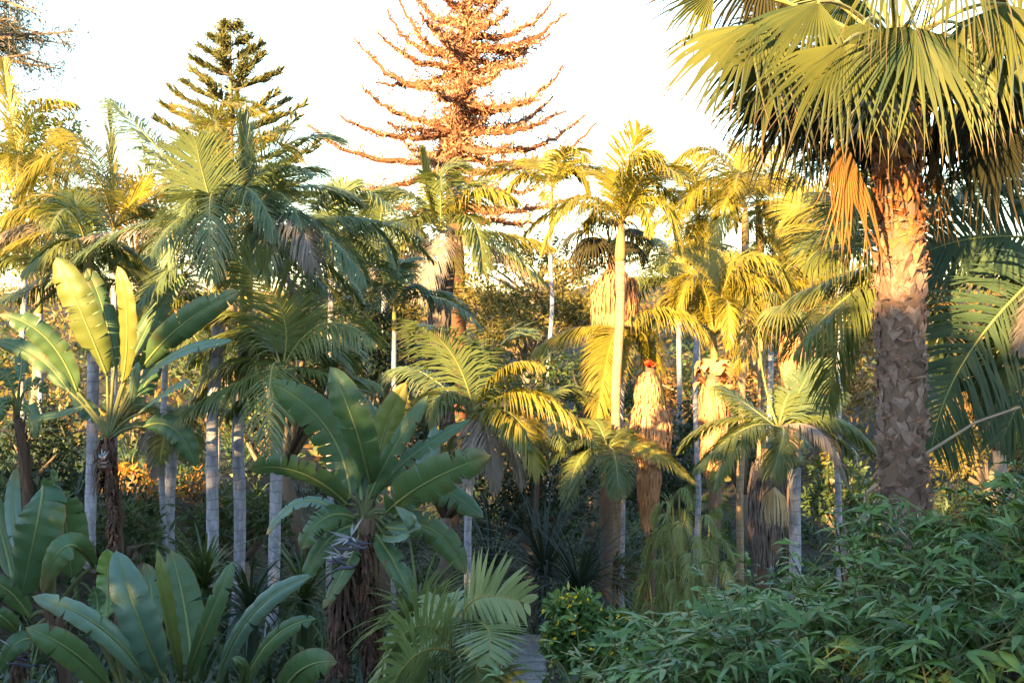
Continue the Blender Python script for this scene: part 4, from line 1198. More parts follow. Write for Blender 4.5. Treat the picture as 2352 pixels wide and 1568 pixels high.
def flat_pine(label, uv_apex, uv_base, D, tiers, mat, wid, side=None):
    a = at(*uv_apex, D); b = at(*uv_base, D)
    g = V((b.x, b.y, ground(b.x, b.y) - .3))
    root = thing('tiered_pine', g, label, 'pine tree')
    mb = MB()
    mb.tube([a, a.lerp(g, .25), a.lerp(g, .5), g], [.03, .14, .24, .42], 8)
    mb.build('trunk', M['bark'], root, True)
    H = a.z - b.z
    for i in range(tiers):
        t = (i + .6) / tiers
        c = V((a.x, a.y, a.z - H * t))
        L0 = wid * K * D * (t ** .75) * .8
        nb = 5
        a0 = R.uniform(0, 6.28)
        for j in range(nb):
            az = a0 + j * 2 * math.pi / nb + R.uniform(-.2, .2)
            h = V((math.cos(az), math.sin(az), 0)); q = V((-h.y, h.x, 0))
            L = L0 * R.uniform(.75, 1.1)
            if R.random() < .2 and t > .3: continue
            e = c + h * L + UP * (L * R.uniform(.25, .5))
            P = curve3(c, c.lerp(e, .55) - UP * L * .05, e, 12)
            mb = MB()
            mb.tube(P, [.06 * (1 - .8 * k / 11) for k in range(12)], 4, 1)
            for k in range(3, 12):
                s = k / 11
                T = (P[k] - P[k - 1]).normalized()
                for sg in (-1, 1):
                    for rr in range(2):
                        d = (T * .8 + q * sg * R.uniform(.0, 1.0) + UP * R.uniform(-.1, .7)).normalized()
                        l2 = lerp(1.0, .75, s) * min(1, L / 3.4 + .25) * R.uniform(.7, 1.2)
                        pp = P[k].lerp(P[k - 1], R.random())
                        for w_ in (0, 1, 2):
                            W = (d.cross(UP) if w_ == 0 else d.cross(q if w_ == 1 else rand_dir()))
                            if W.length < .1: continue
                            mb.leaf(pp, (d + rand_dir() * .12).normalized(), W.normalized(), l2, .15, R.random())
                        twig_tufts(mb, pp + d * l2 * .6, d, 4, .4, .06, .2)
            mb.build('branch', [M[mat], M['bark']], root)
    return root


def make_left_conifer():
    D = 27
    g = at(-260, 900, D); g.z = ground(g.x, g.y) - .2
    top = at(-250, -300, D)
    root = thing('overhanging_conifer', g, 'dark blue-grey conifer whose reddish branch tips reach in at the top left corner', 'conifer')
    mb = MB(); mb.tube([top, top.lerp(g, .5), g], [.16, .3, .42], 10); mb.build('trunk', M['bark'], root, True)
    for (u, v, v0, dy) in [(170, 72, 60, -.4), (60, 4, 0, .4), (115, 150, 110, .3), (140, 158, 150, -.3), (40, 70, 40, .8), (60, 215, 190, .2), (75, 120, 110, -1), (20, 110, 100, 0), (95, 30, 10, -.5), (150, 100, 60, 1),
                         (30, 40, 10, -1), (10, 30, 0, .3), (25, 85, 60, -.6), (90, 75, 50, .5), (5, 190, 170, .5), (20, 60, 40, .1), (40, 95, 70, .2), (12, 80, 60, -.2), (30, 20, 0, .2), (35, 110, 85, -.3)]:
        b = at(-245, v0 + R.uniform(-130, 60), D); e = at(u, v, D + dy)
        mid = b.lerp(e, .6) + UP * (-.1)
        P = curve3(b, mid, e, 24)
        mb = MB()
        mb.tube(P, [lerp(.09, .014, i / 23) for i in range(24)], 5, 1)
        for i in range(9, 23):
            t = i / 23
            T = (P[i + 1] - P[i]).normalized()
            for _ in range(2):
                d = (T * .9 + rand_dir() * .8 - UP * .25).normalized(); l2 = R.uniform(.2, .6)
                p = P[i].lerp(P[i + 1], R.random())
                mb.tube([p, p + d * l2 * .5 - UP * .01, p + d * l2 + UP * .05], [.010, .008, .004], 3, 1)
                for s in (.35, .6, .85, 1): twig_tufts(mb, p + d * l2 * s, d, 3, .16, .022, .03, 0, -.4)
        mb.build('branch', [M['conifer_blue'], M['bark']], root)


# ------------------------------------------------------------------ broadleaf trees and shrubs
def tree(label, foot_u, D, blobs, mat, leaf=(.22, .09), dens=1.0, name='broadleaf_tree', group='trees on the far slope', cat='tree', limbs=True, tw=.16, bark='bark', tuft=9):
    """blobs: (u, v, depth offset, radius u, radius v) in picture units"""
    f = at(foot_u, 900, D); g = V((f.x, f.y, ground(f.x, f.y) - .2))
    root = thing(name, g, label, cat, group)
    cs = [(at(u, v, D + dy), ru * K * D, rv * K * D) for (u, v, dy, ru, rv) in blobs]
    ctr = V((0, 0, 0))
    for c, _, _ in cs: ctr += c
    ctr /= len(cs)
    if limbs:
        mb = MB()
        fork = g.lerp(V((ctr.x, ctr.y, min(c.z - rv for c, ru, rv in cs))), .85)
        if fork.z < g.z + .4: fork.z = g.z + .4
        mb.tube([g, g.lerp(fork, .5) + V((.1, 0, 0)), fork], [tw * 1.4, tw, tw * .8], 8)
        for c, ru, rv in cs:
            for _ in range(3):
                e = c + rand_dir() * min(ru, rv) * .7
                mb.tube([fork, fork.lerp(e, .5) + rand_dir() * .2, e], [tw * .6, tw * .35, tw * .1], 5)
        mb.build('trunk', M[bark], root, True)
    mb = MB()
    for c, ru, rv in cs:
        vol = ru * ru * rv
        n = int(dens * 26 * (ru * rv) / (leaf[0] * 1.6) ** 2 / 2.2) + 12
        for _ in range(n):
            d = rand_dir(); s = R.random() ** .38
            bump_ = 1 + .28 * noise.noise(d * 2.1 + c * .7)
            p = c + V((d.x * ru, d.y * ru * .85, d.z * rv)) * s * bump_
            clump(mb, p, leaf[0] * 1.25, tuft, leaf[0], leaf[1])
    mb.build('crown', M[mat], root)
    return root


def make_trees():
    G = 'trees on the far slope'
    flat_pine('tiered pine with flat upswept golden branches against the white sky at the left', (529, 48), (531, 500), 68, 13, 'norfolk', 300)
    tree('spreading olive-gold pine on the far slope, right of the rust conifer trunk', 1180, 38, [(1120, 700, 0, 85, 45), (1220, 690, .8, 90, 50), (1310, 700, .4, 70, 45), (1180, 750, -1, 90, 38), (1060, 660, 1, 50, 40), (1290, 640, 1.5, 55, 40), (1340, 740, 0, 45, 35)], 'olive', (.26, .075), 1.1, tuft=11)
    tree('golden-brown scrubby tree left of the shaggy grey thatch', 900, 36, [(885, 690, 0, 60, 45), (930, 720, .5, 50, 40), (840, 730, 0, 45, 35)], 'olive', (.24, .08), 1.0)
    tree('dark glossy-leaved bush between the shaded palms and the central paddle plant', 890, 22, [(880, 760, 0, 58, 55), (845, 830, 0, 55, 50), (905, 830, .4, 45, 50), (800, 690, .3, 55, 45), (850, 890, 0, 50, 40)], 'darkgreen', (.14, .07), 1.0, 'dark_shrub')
    tree('russet-tinged tree behind the tall yellow spear palm', 310, 40, [(290, 430, 0, 55, 40), (360, 450, .5, 55, 42), (230, 470, .3, 50, 35), (330, 500, 0, 70, 40), (410, 520, .3, 60, 45), (450, 580, 0, 60, 50), (330, 570, 0, 80, 50)], 'rust_leaf', (.26, .09), .9)
    tree('dark bushy tree at the far left behind the yellow palms', 70, 34, [(70, 290, 0, 60, 60), (30, 380, 0, 70, 55), (100, 380, .4, 65, 50), (150, 310, .6, 40, 50), (60, 480, 0, 80, 50), (10, 560, 0, 90, 60), (140, 480, .4, 70, 50), (170, 580, 0, 80, 50)], 'green', (.25, .09), .8)
    tree('golden leafy tree behind the arched-frond palm at the right', 1600, 44, [(1590, 560, 0, 50, 60), (1530, 600, 0, 40, 45), (1660, 620, .8, 50, 50), (1620, 700, .6, 60, 50)], 'olive', (.28, .1), .8)
    tree('orange-lit tree behind the fan palm dead leaves', 1880, 44, [(1860, 620, 0, 70, 50), (1800, 660, .5, 60, 50), (1930, 640, 0, 60, 50), (1890, 720, 0, 80, 55)], 'rust_leaf', (.28, .1), .8)
    tree('olive tree between the trio of trunks and the rust conifer', 720, 46, [(700, 560, 0, 70, 40), (640, 600, .4, 60, 45), (770, 610, .3, 60, 40), (560, 570, 0, 60, 40), (780, 545, 0, 60, 40), (850, 575, .4, 60, 45), (920, 610, 0, 60, 50), (960, 560, .5, 50, 40)], 'olive', (.28, .1), .9)
    tree('pale green tree low in the sky gap under the rust conifer', 1240, 52, [(1180, 590, 0, 60, 40), (1260, 580, .6, 60, 45), (1340, 610, 0, 50, 40), (1100, 610, .3, 50, 35)], 'olive', (.3, .1), .9)
    tree('russet bank of scrub trees glimpsed between the thatch columns and the fan palm', 1760, 36, [(1480, 870, 0, 60, 60), (1570, 900, 0, 60, 60), (1690, 870, .6, 70, 60), (1790, 900, 0, 70, 60), (1880, 840, .5, 70, 60), (1960, 900, 0, 70, 70), (1720, 770, .8, 60, 50), (1990, 780, .8, 50, 60)], 'rust_leaf', (.24, .09), .8)
    tree('broad golden tree on the slope right of the fan palm trunk', 2280, 30, [(2230, 1010, 0, 70, 50), (2300, 960, .5, 70, 50), (2340, 1040, 0, 60, 50), (2180, 1070, .3, 60, 40)], 'olive', (.2, .08), .7)
    tree('rusty scrub bush at the right edge above the bamboo', 2310, 24, [(2290, 900, 0, 70, 60), (2350, 850, .5, 60, 60), (2230, 930, .3, 50, 50)], 'rust_leaf', (.18, .07), .7, 'scrub_bush', 'scrub on the slope', 'shrub')
    tree('olive scrub bush left of the fan palm trunk foot', 1940, 22, [(1930, 1110, 0, 60, 60), (1880, 1150, 0, 50, 50), (1980, 1150, .3, 50, 50)], 'green', (.15, .06), .8, 'scrub_bush', 'scrub on the slope', 'shrub')
    tree('yellow-lit bush beside the shaded palm with pale fronds', 1890, 26, [(1890, 1070, 0, 40, 45), (1915, 1120, 0, 30, 30)], 'olive', (.14, .06), .7, 'scrub_bush', 'scrub on the slope', 'shrub', limbs=False)
    S = 'shrubs among the palms'
    tree('orange-lit shrub glowing between the left pale trunks', 330, 23, [(325, 1110, 0, 50, 45), (270, 1090, .2, 35, 35), (370, 1130, 0, 30, 30)], 'orange_lit_leaf', (.20, .045), .45, 'shrub', S, 'shrub')
    tree('small orange-lit shrub just right of the stout pale stub trunk', 440, 24, [(450, 1110, 0, 36, 36), (480, 1150, 0, 26, 26)], 'orange_lit_leaf', (.2, .04), .5, 'shrub', S, 'shrub')
    tree('olive fern-like shrub below the orange-lit shrub at the left', 310, 18, [(300, 1190, 0, 60, 50), (270, 1240, 0, 45, 40), (340, 1230, 0, 40, 40)], 'green', (.2, .05), .7, 'shrub', S, 'shrub')
    tree('bright low green shrub behind the ringed trunks', 560, 21, [(560, 1170, 0, 90, 50), (480, 1210, 0, 60, 50), (620, 1200, 0, 55, 45)], 'green', (.16, .07), .8, 'shrub', S, 'shrub')
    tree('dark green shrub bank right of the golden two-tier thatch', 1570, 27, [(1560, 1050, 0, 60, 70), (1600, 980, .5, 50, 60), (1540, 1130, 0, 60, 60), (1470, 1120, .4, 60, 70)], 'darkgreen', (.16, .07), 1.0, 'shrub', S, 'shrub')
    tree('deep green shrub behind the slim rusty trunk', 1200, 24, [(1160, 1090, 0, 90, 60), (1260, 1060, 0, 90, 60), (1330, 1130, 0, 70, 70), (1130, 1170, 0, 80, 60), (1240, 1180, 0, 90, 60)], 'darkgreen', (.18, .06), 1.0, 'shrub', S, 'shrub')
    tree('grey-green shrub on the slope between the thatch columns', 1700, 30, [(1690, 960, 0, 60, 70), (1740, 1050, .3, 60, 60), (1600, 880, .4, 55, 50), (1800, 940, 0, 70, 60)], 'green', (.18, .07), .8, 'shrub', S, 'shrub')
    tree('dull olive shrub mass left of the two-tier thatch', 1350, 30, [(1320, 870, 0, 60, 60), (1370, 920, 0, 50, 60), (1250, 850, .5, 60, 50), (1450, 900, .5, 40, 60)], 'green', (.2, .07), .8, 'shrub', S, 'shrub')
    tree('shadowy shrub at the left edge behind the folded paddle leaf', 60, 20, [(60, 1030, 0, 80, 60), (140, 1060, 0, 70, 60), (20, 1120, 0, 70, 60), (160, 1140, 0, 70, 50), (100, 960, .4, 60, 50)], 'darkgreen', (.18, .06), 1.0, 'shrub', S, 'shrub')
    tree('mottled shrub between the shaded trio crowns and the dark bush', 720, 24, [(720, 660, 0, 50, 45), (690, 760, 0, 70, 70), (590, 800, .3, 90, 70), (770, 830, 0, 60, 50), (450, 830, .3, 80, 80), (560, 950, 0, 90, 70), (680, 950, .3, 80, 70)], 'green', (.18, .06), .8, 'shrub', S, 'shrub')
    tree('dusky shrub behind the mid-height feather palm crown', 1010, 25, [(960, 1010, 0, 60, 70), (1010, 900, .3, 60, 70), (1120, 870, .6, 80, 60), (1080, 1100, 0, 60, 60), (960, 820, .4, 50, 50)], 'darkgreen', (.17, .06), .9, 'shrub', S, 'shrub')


def make_shrubs():
    # yellow flowering bush by the steps
    g = ground_pt(at(1300, 1450, 12.6))
    root = thing('yellow_flowered_shrub', g, 'low bright green shrub dotted with small yellow flowers beside the stone steps', 'shrub')
    mb = MB()
    for (u, v, ru, rv) in [(1310, 1405, 50, 36), (1365, 1430, 55, 36), (1295, 1450, 36, 36), (1345, 1480, 60, 40), (1400, 1480, 50, 40), (1330, 1530, 50, 40), (1440, 1500, 50, 34), (1275, 1480, 26, 26), (1285, 1390, 24, 22), (1340, 1385, 26, 22), (1420, 1425, 26, 22), (1460, 1470, 30, 24)]:
        c = at(u, v, 12.4); ru *= K * 12.4; rv *= K * 12.4
        for _ in range(int(90 * ru / .25)):
            d = rand_dir(); p = c + V((d.x * ru, d.y * ru, d.z * rv)) * R.random() ** .4 * R.uniform(.85, 1.3)
            clump(mb, p, .06, 5, .10, .05)
        for _ in range(6):
            d = rand_dir(); d.z = abs(d.z); d.y = -abs(d.y); p = c + V((d.x * ru, d.y * ru, d.z * rv)) * 1.3
            fl = MB()
            for _ in range(6):
                e = (rand_dir() + V((0, -.5, .3))).normalized(); fl.leaf(p, e, e.cross(rand_dir()).normalized(), .032, .024, R.random())
            fl.build('flower', M['yellowflower'], root)
    mb.tube([g, at(1310, 1470, 12.5)], [.03, .015], 6)
    mb.build('foliage', M['freshleaf'], root)
    # feathery bamboo-palm clump
    D = 13.6
    g = ground_pt(at(1580, 1500, D))
    root = thing('feathery_palm_clump', g, 'pale green feathery clump with drooping plumes in front of the thatch columns', 'shrub')
    for (bu, mu, mv, tu, tv, dy) in [(1560, 1545, 1160, 1500, 1200, 0), (1570, 1560, 1130, 1590, 1160, .2), (1600, 1610, 1190, 1650, 1230, -.1), (1540, 1520, 1230, 1480, 1290, .1), (1610, 1640, 1240, 1690, 1290, .2),
                                     (1560, 1570, 1200, 1560, 1290, -.5), (1590, 1600, 1230, 1620, 1330, -.5), (1540, 1530, 1290, 1510, 1380, -.4), (1620, 1660, 1290, 1680, 1370, -.2), (1580, 1585, 1270, 1580, 1380, -.7),
                                     (1550, 1530, 1180, 1540, 1250, .4), (1600, 1630, 1200, 1660, 1180, .5), (1520, 1490, 1320, 1460, 1400, 0), (1640, 1680, 1340, 1710, 1400, 0), (1555, 1545, 1330, 1560, 1430, -.6), (1610, 1620, 1330, 1640, 1430, -.6)]:
        b = ground_pt(at(bu, 1500, D)); b.x = at(bu, 0, D).x
        knee = at(mu, mv, D + dy); tip = at(tu, tv, D + dy - .2)
        mb = MB()
        mb.tube(curve3(b, b.lerp(knee, .6), knee, 8), [.016 - .001 * i for i in range(8)], 5, 1)
        frond(mb, knee, knee.lerp(tip, .5) + V((0, 0, .12)), tip, ll=.26, n=34, w=.016, hang=.8, rr=.008, side=(.6, .7, .1), bare=.0, ang=(70, 30))
        frond(mb, b.lerp(knee, .6), knee.lerp(tip, .3) + V((0, 0, -.2)), tip + V((0, 0, -.35)), ll=.24, n=26, w=.016, hang=.9, rr=.007, side=(.7, .7, .1), bare=.15)
        mb.build('plume', [M['papyrus'], M['rachis']], root)
    # dark strap-leaved rosettes in the hollow
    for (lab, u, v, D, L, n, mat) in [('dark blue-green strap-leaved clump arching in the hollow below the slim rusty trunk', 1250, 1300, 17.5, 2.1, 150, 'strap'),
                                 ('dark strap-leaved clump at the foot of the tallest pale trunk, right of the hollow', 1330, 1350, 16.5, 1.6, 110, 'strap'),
                                 ('smaller dusky strap-leaved clump left of the hollow behind the central paddle plant', 1130, 1290, 18.5, 1.6, 100, 'strap'),
                                 ('grey-green fan-leaved clump behind the yellow-green fronds at the bottom', 960, 1400, 11.2, .9, 130, 'papyrus'),
                                 ('fine-leaved green clump beneath the ringed trunks', 470, 1320, 13.2, 1.0, 110, 'green'),
                                 ('fine-leaved dusky clump right of the ringed trunks', 700, 1350, 13.6, 1.0, 110, 'green'),
                                 ('grassy clump behind the foreground paddle fan, between ringed trunks', 575, 1380, 13.0, 1.0, 100, 'darkgreen')]:
        c = at(u, v, D); g = ground_pt(c)
        root = thing('strap_leaf_clump', g, lab, 'plant', 'grassy and strap-leaved clumps')
        mb = MB()
        c = V((c.x, c.y, max(g.z + .25, c.z - .15)))
        mb.tube([g, c], [.12, .09], 8)
        for i in range(n):
            a = R.uniform(0, 6.28); h = V((math.cos(a), math.sin(a), 0)); el = R.uniform(.0, 1.35); l = L * R.uniform(.6, 1.1)
            q = c.copy(); d = (h * math.cos(el) + UP * math.sin(el)); P = [q.copy()]
            for s in range(5):
                q = q + d * (l / 5); P.append(q.copy()); d = (d + V((0, 0, -.28))).normalized()
            mb.blade(P, V((-h.y, h.x, R.uniform(-.3, .3))).normalized(), R.uniform(.02, .045), (.7, 1, 1, .9, .6), R.random())
        mb.build('foliage', M[mat], root)
    # epiphyte ring on the tallest pale trunk
    D = 19.7
    c = at(1408, 1312, D)
    root = thing('bromeliad_cluster', c, 'reddish-green bromeliad cluster ringing the foot of the tallest pale trunk', 'plant')
    mb = MB()
    for i in range(260):
        d = rand_dir(); p = c + V((d.x * .3, d.y * .3 - .1, d.z * .18)); e = (V((d.x, d.y, d.z * .6 + .3)) + rand_dir() * .5).normalized()
        L = R.uniform(.18, .34)
        mb.blade([p, p + e * L * .5, p + e * L + V((0, 0, -.08))], e.cross(rand_dir()).normalized(), .035, (1, .8), R.random(), 0 if R.random() < .7 else 1)
    mb.build('rosette', [M['green'], M['bract']], root)
    # yellow-green arching fronds at the bottom centre
    D = 8.8
    g = ground_pt(at(1030, 1560, D))
    root = thing('cane_palm', g, 'small cane palm with wide yellow-green leaflets at the bottom centre beside the stone steps', 'palm tree')
    mb = MB()
    for (u, v) in [(1030, 1370), (1046, 1420), (1010, 1480), (1060, 1450)]:
        e = at(u, v, D); b = g + V((R.uniform(-.12, .12), R.uniform(-.1, .1), 0))
        mb.tube([b, b.lerp(e, .5) + V((.03, 0, 0)), e], [.022, .017, .012], 6)
    mb.build('stem', M['cane'], root, True)
    for (p0, pm, p1, dm, dt, kw) in [((1062, 1432), (1100, 1372), (1212, 1384), -.2, -.4, dict(side=(.2, .25, 1), hang=.1, ll=.4, ang=(80, 40))),
                                     ((1060, 1428), (1118, 1440), (1120, 1520), -.5, -.9, dict(side=(1, .1, 0), hang=.12, ll=.36, ang=(70, 40))),
                                     ((1040, 1486), (950, 1440), (862, 1570), -.4, -.7, dict(side=(.5, .1, .8), hang=.12, ll=.44, ang=(78, 40))),
                                     ((1045, 1500), (960, 1500), (890, 1600), -.8, -1.1, dict(side=(.3, .1, 1), hang=.15, ll=.4, ang=(78, 40))),
                                     ((1075, 1500), (1150, 1545), (1230, 1620), -.5, -.8, dict(side=(.3, .3, .8), hang=.4, ll=.3)),
                                     ((1050, 1420), (1020, 1390), (960, 1410), .3, .5, dict(side=(.2, .8, .5), hang=.5, ll=.3)),
                                     ((1040, 1500), (990, 1440), (900, 1450), .4, .6, dict(side=(.2, .8, .5), hang=.4, ll=.35)),
                                     ((1060, 1500), (1090, 1520), (1100, 1620), -.5, -.7, dict(side=(1, .1, 0), hang=.2, ll=.3)),
                                     ((1050, 1440), (1020, 1400), (985, 1370), .5, .7, dict(side=(1, .3, 0), hang=.3, ll=.22))]:
        mb = MB()
        frond(mb, at(*p0, D), at(*pm, D + dm), at(*p1, D + dt), n=25, w=.046, rr=.011, bare=.06, ragged=.06, **kw)
        mb.build('frond', [M['areca'], M['rachis_gold']], root)


def make_steps():
    root = thing('stone_steps', V((.25, 15, ground(.25, 15))), 'weathered grey stone steps leading off between the shrubs at the bottom centre', 'steps')
    for i in range(9):
        y = 12.9 + i * .52
        x = at(1218 - 3 * i, 0, y).x
        z = ground(x, y) + .07 + .015 * i
        mb = MB()
        w, d, h = R.uniform(.27, .36), R.uniform(.15, .19), .12
        n = 14
        top, bot, mid = [], [], []
        for k in range(n):
            a = 2 * math.pi * k / n
            cx = math.copysign(abs(math.cos(a)) ** .45, math.cos(a)) * w * R.uniform(.92, 1.05); cy = math.copysign(abs(math.sin(a)) ** .45, math.sin(a)) * d * R.uniform(.88, 1.08)
            top.append(mb.vert((x + cx * .96, y + cy * .94, z + R.uniform(-.008, .008)))); mid.append(mb.vert((x + cx, y + cy, z - .02))); bot.append(mb.vert((x + cx, y + cy, z - h - .1)))
        mb.face(top)
        for k in range(n):
            j = (k + 1) % n
            mb.face((mid[k], mid[j], top[j], top[k])); mb.face((bot[k], bot[j], mid[j], mid[k]))
        mb.build('tread', M['stone'], root)


def hedge_top(x, y):
    z = -2.30 + .43 * x - .13 * max(0, 6.4 - y) ** 1.7 - .25 * max(0, y - 7.4) ** 1.5
    z += .26 * noise.noise(V((x * 1.3, y * 1.3, 4))) + .12 * noise.noise(V((x * 3, y * 3, 8)))
    return z


def make_bamboo():
    root = thing('bamboo_hedge', V((1.9, 6.2, ground(1.9, 6.2))), 'dense dark green bamboo hedge of pointed leaves filling the bottom right corner', 'hedge')
    lf = MB(); cn = MB()

    def spray(p, d, n, L):
        """a twig end with a hand of pointed leaves"""
        d = d.normalized()
        q = d.cross(UP)
        if q.length < .1: q = V((1, 0, 0))
        q.normalize(); up = q.cross(d)
        rnd = R.random()
        for i in range(n):
            a = lerp(-1.25, 1.25, (i + .5) / n) + R.uniform(-.25, .25)
            e = (d * math.cos(a) + q * math.sin(a) + up * R.uniform(-.25, .3)).normalized()
            l = L * R.uniform(.65, 1.15); w = l * R.uniform(.14, .22)
            W = e.cross(up + rand_dir() * .5)
            if W.length < .1: continue
            W.normalize()
            dr = V((0, 0, -1)) * l
            P = [p + e * .012, p + e * l * .3 + dr * .02, p + e * l * .62 + dr * .10, p + e * l + dr * R.uniform(.15, .5)]
            lf.blade(P, W, w, (.35, 1, .72), min(1, max(0, (rnd * .6 + R.random() * .4) ** 1.6)))
    n = 0
    while n < 2500:
        x = R.uniform(-.3, 5.2); y = R.uniform(4.3, 8.6)
        if abs(x) > .5 * y + .6: continue
        zt = hedge_top(x, y)
        dep = R.random() ** 1.3 * 1.0
        z = zt - dep
        if z < ground(x, y) + .05: continue
        if x < .45 + .12 * (y - 6) and R.random() < .9: continue
        p = V((x, y, z))
        if noise.noise(p * 2.1) < -.16 and dep < .5: continue
        a = R.uniform(0, 6.28)
        d = V((math.cos(a), math.sin(a) - .4, R.uniform(-.8, .6) if dep > .2 else R.uniform(-.3, .7)))
        spray(p, d, R.choice((3, 4, 5, 5, 6)), R.uniform(.14, .27))
        if dep < .35:
            b = p - d.normalized() * .3 + V((0, 0, -.25))
            cn.tube([b, b.lerp(p, .5) + V((0, 0, .03)), p], [.004, .003, .002], 3)
        n += 1
    for i in range(90):         # canes and shoots standing above the mass
        x = R.uniform(.2, 4.2); y = R.uniform(5.2, 8.2)
        zt = hedge_top(x, y); hgt = R.uniform(.0, .25)
        lean = V((R.uniform(-.5, .3), R.uniform(-.3, .3), 1)).normalized()
        b = V((x, y, zt - .7)); e = b + lean * (.7 + hgt)
        cn.tube([V((x, y, ground(x, y) - .05)), b, b.lerp(e, .6), e + V((lean.x * .1, 0, -.02))], [.012, .01, .007, .003], 5)
        for t in (.45, .65, .8, .92, 1.0):
            a = R.uniform(0, 6.28)
            spray(b.lerp(e, t), V((math.cos(a), math.sin(a), .3)) + lean * (.5 if t == 1 else 0), R.choice((3, 4, 5)), R.uniform(.12, .18))
    lf.build('foliage', M['bamboo'], root)
    cn.build('cane', M['cane'], root)
    # the long dry stem bending over the bamboo on the right
    root = thing('bare_stem', ground_pt(at(1900, 1150, 10.5)), 'long bare curved stem arching up to the right edge above the bamboo', 'branch')
    mb = MB()
    P = [ground_pt(at(1950, 1150, 10.5)), at(1990, 1130, 10.5), at(2130, 1040, 10.4), at(2240, 970, 10.3), at(2370, 925, 10.2)]
    q = []
    for a, b in zip(P, P[1:]): q += [a.lerp(b, i / 5) for i in range(5)]
    mb.tube(q, [.022 - .0006 * i for i in range(len(q))], 6)
    mb.build('branch', M['rachis_dry'], root, True)


# ------------------------------------------------------------------ ground cover, far scrub, woods behind
def make_undergrowth():
    mb = MB()
    n = 0
    while n < 2600:
        y = R.uniform(8, 34); x = R.uniform(-.56, .56) * y
        if abs(x - at(1215, 0, y).x) < .65 and 12 < y < 18: continue
        g = ground(x, y)
        c = V((x, y, g))
        if R.random() < .5:
            L = R.uniform(.4, 1.1); nn = 16; rnd = R.random()
            mi = R.choice((0, 0, 1))
            for i in range(nn):
                a = R.uniform(0, 6.28); h = V((math.cos(a), math.sin(a), 0)); el = R.uniform(.3, 1.4); l = L * R.uniform(.6, 1.1)
                q = c.copy(); d = h * math.cos(el) + UP * math.sin(el); P = [q.copy()]
                for s in range(3):
                    q = q + d * (l / 3); P.append(q.copy()); d = (d + V((0, 0, -.4))).normalized()
                mb.blade(P, V((-h.y, h.x, 0)), R.uniform(.03, .07), (.8, 1, .7), min(1, rnd * .6 + R.random() * .4), mi)
        else:
            h = R.uniform(.2, .7)
            clump(mb, c + V((0, 0, h * .5)), h * .8, 26, .16, .08, R.choice((0, 1, 1)))
        n += 1
    o = mb.build('undergrowth', [M['green'], M['darkgreen']])
    tag(o, 'dark mixed leafy undergrowth covering the garden floor between the palms', 'undergrowth', kind='stuff')
    mb = MB()
    for _ in range(1500):
        y = R.uniform(34, 120); x = R.uniform(-.6, .6) * y
        r = R.uniform(.5, 1.3) * (1 + y / 120)
        c = V((x, y, ground(x, y) + r * .4))
        mi = R.choice((0, 0, 1, 2))
        clump(mb, c, r, 34, .45, .17, mi)
    o = mb.build('hillside_scrub', [M['olive'], M['green'], M['rust_leaf']])
    tag(o, 'dry olive and russet scrub covering the far hillside', 'scrub', kind='stuff')


SUN_AZ = V((.5, .866, 0))       # the way the light travels, seen from above
SUN_EL = math.radians(14)


def make_woods_behind():
    """unseen wood added behind the viewpoint, its top line shaped to shade the garden"""
    mb = MB()
    prof = [(-34, 1.0), (-17, 1.0), (-16, 2.5), (-15.3, 5.2), (-14.4, 5.2), (-13.8, 2.4), (-13.2, 1.8), (-11.7, 2.0), (-11.4, 2.6), (-11.0, 4.8), (-10.7, 5.8), (-10.2, 5.8), (-9.4, 4.8), (-9.0, 2.6), (-8.5, 1.75), (-8.0, 2.2), (-7.3, 2.45), (-6.8, 1.9), (-6.0, 1.8), (-5.2, 2.2), (-4.4, 2.4), (-3.8, 3.2), (-2.95, 3.4), (-2.45, 2.7), (0, 2.9), (4, 3.2), (14, 3.2)]  # top heights shaped to lay the shade across the garden
    perp = V((.866, -.5, 0))
    s = -13.0
    c = -33.5
    while c < 13:
        for (a, ha), (b, hb) in zip(prof, prof[1:]):
            if a <= c <= b: h = lerp(ha, hb, (c - a) / (b - a))
        top = h - s * math.tan(SUN_EL)
        base = SUN_AZ * s + perp * c
        gz = ground(base.x, base.y)
        z = gz
        while z < top - .25:
            dens = 1 if z < top - 1.0 else .75
            for k in range(5):
                if R.random() > dens: continue
                p = base + SUN_AZ * R.uniform(-1.4, 1.0) + perp * R.uniform(-.2, .2)
                p.z = z + R.uniform(0, .35)
                d = rand_dir(); W = d.cross(rand_dir()).normalized()
                mb.leaf(p - d * .25, d, W, R.uniform(.4, .6), R.uniform(.25, .4), R.random())
            z += .22
        c += .2
    o = mb.build('shade_woods', M['darkgreen'])
    tag(o, 'unseen evergreen wood behind the viewpoint, shaped to shade the garden', 'shade_woods', kind='stuff')


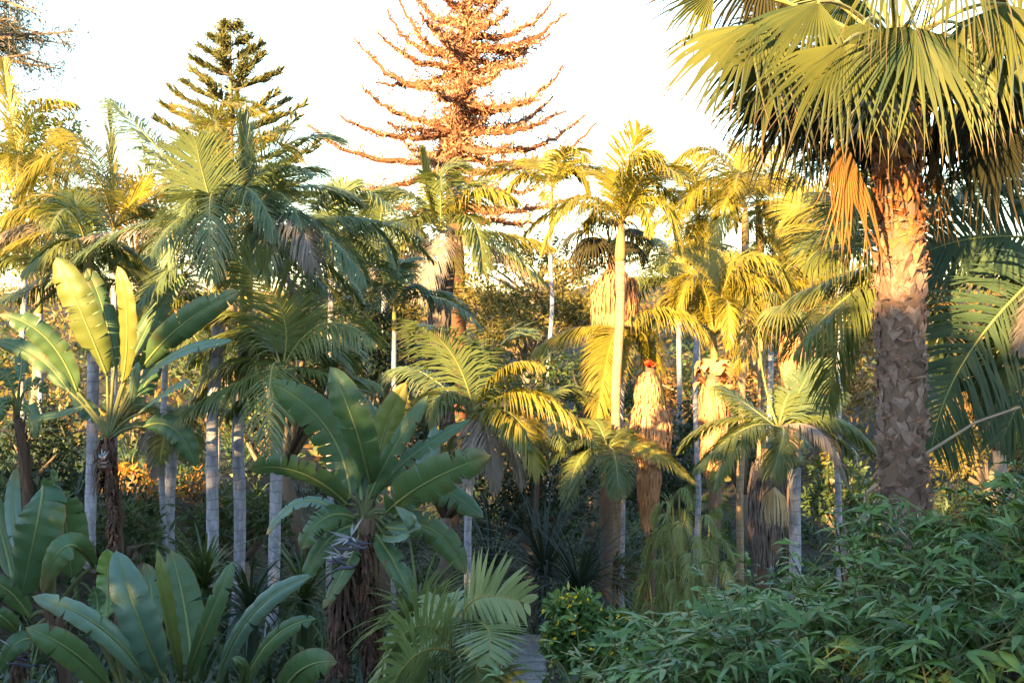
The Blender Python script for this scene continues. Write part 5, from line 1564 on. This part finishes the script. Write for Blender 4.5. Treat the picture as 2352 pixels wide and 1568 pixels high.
# ------------------------------------------------------------------ light, sky, camera
def make_light():
    w = bpy.data.worlds.new('World'); scene.world = w; w.use_nodes = True
    nt = w.node_tree; nt.nodes.clear()
    out = nt.nodes.new('ShaderNodeOutputWorld'); bg = nt.nodes.new('ShaderNodeBackground'); sky = nt.nodes.new('ShaderNodeTexSky')
    sky.sky_type = 'NISHITA'; sky.sun_disc = False
    sky.sun_elevation = SUN_EL
    pos = -SUN_AZ
    sky.sun_rotation = math.atan2(pos.x, pos.y)
    sky.air_density = 1.6; sky.dust_density = 0.6; sky.ozone_density = 3.0; sky.altitude = 60
    bg.inputs[1].default_value = SKY_STR
    nt.links.new(sky.outputs[0], bg.inputs[0]); nt.links.new(bg.outputs[0], out.inputs[0])
    L = bpy.data.lights.new('sun', 'SUN'); L.energy = SUN_STR; L.angle = math.radians(.55); L.color = (1.0, .65, .24)
    o = bpy.data.objects.new('sun', L); COL.objects.link(o)
    d = V((SUN_AZ.x * math.cos(SUN_EL), SUN_AZ.y * math.cos(SUN_EL), -math.sin(SUN_EL)))
    o.rotation_euler = d.to_track_quat('-Z', 'Y').to_euler()
    o.location = -d * 40
    cam = bpy.data.cameras.new('camera'); co = bpy.data.objects.new('camera', cam); COL.objects.link(co)
    cam.lens = 40; cam.sensor_width = 36; cam.clip_end = 3000; cam.clip_start = .05
    co.rotation_euler = (math.radians(90), 0, 0)
    scene.camera = co
    scene.view_settings.view_transform = 'Standard'; scene.view_settings.look = 'None'
    scene.view_settings.exposure = EXPOSURE; scene.view_settings.gamma = 1
    cy = scene.cycles
    cy.max_bounces = 6; cy.diffuse_bounces = 3; cy.glossy_bounces = 2; cy.transmission_bounces = 3; cy.transparent_max_bounces = 4
    cy.use_denoising = True


SKY_STR, SUN_STR, EXPOSURE = .10, 5.0, 3.12
import time as _t
for fn in (make_ground, make_palms, make_thatched, make_fan_palm, make_paddles, make_dead_conifer, make_left_conifer, make_trees, make_shrubs, make_steps, make_bamboo, make_undergrowth, make_woods_behind, make_light):
    _a = _t.time(); R.seed(fn.__name__); fn(); print('BUILD', fn.__name__, round(_t.time() - _a, 1), flush=True)
print('FACES', sum(len(m.polygons) for m in bpy.data.meshes))
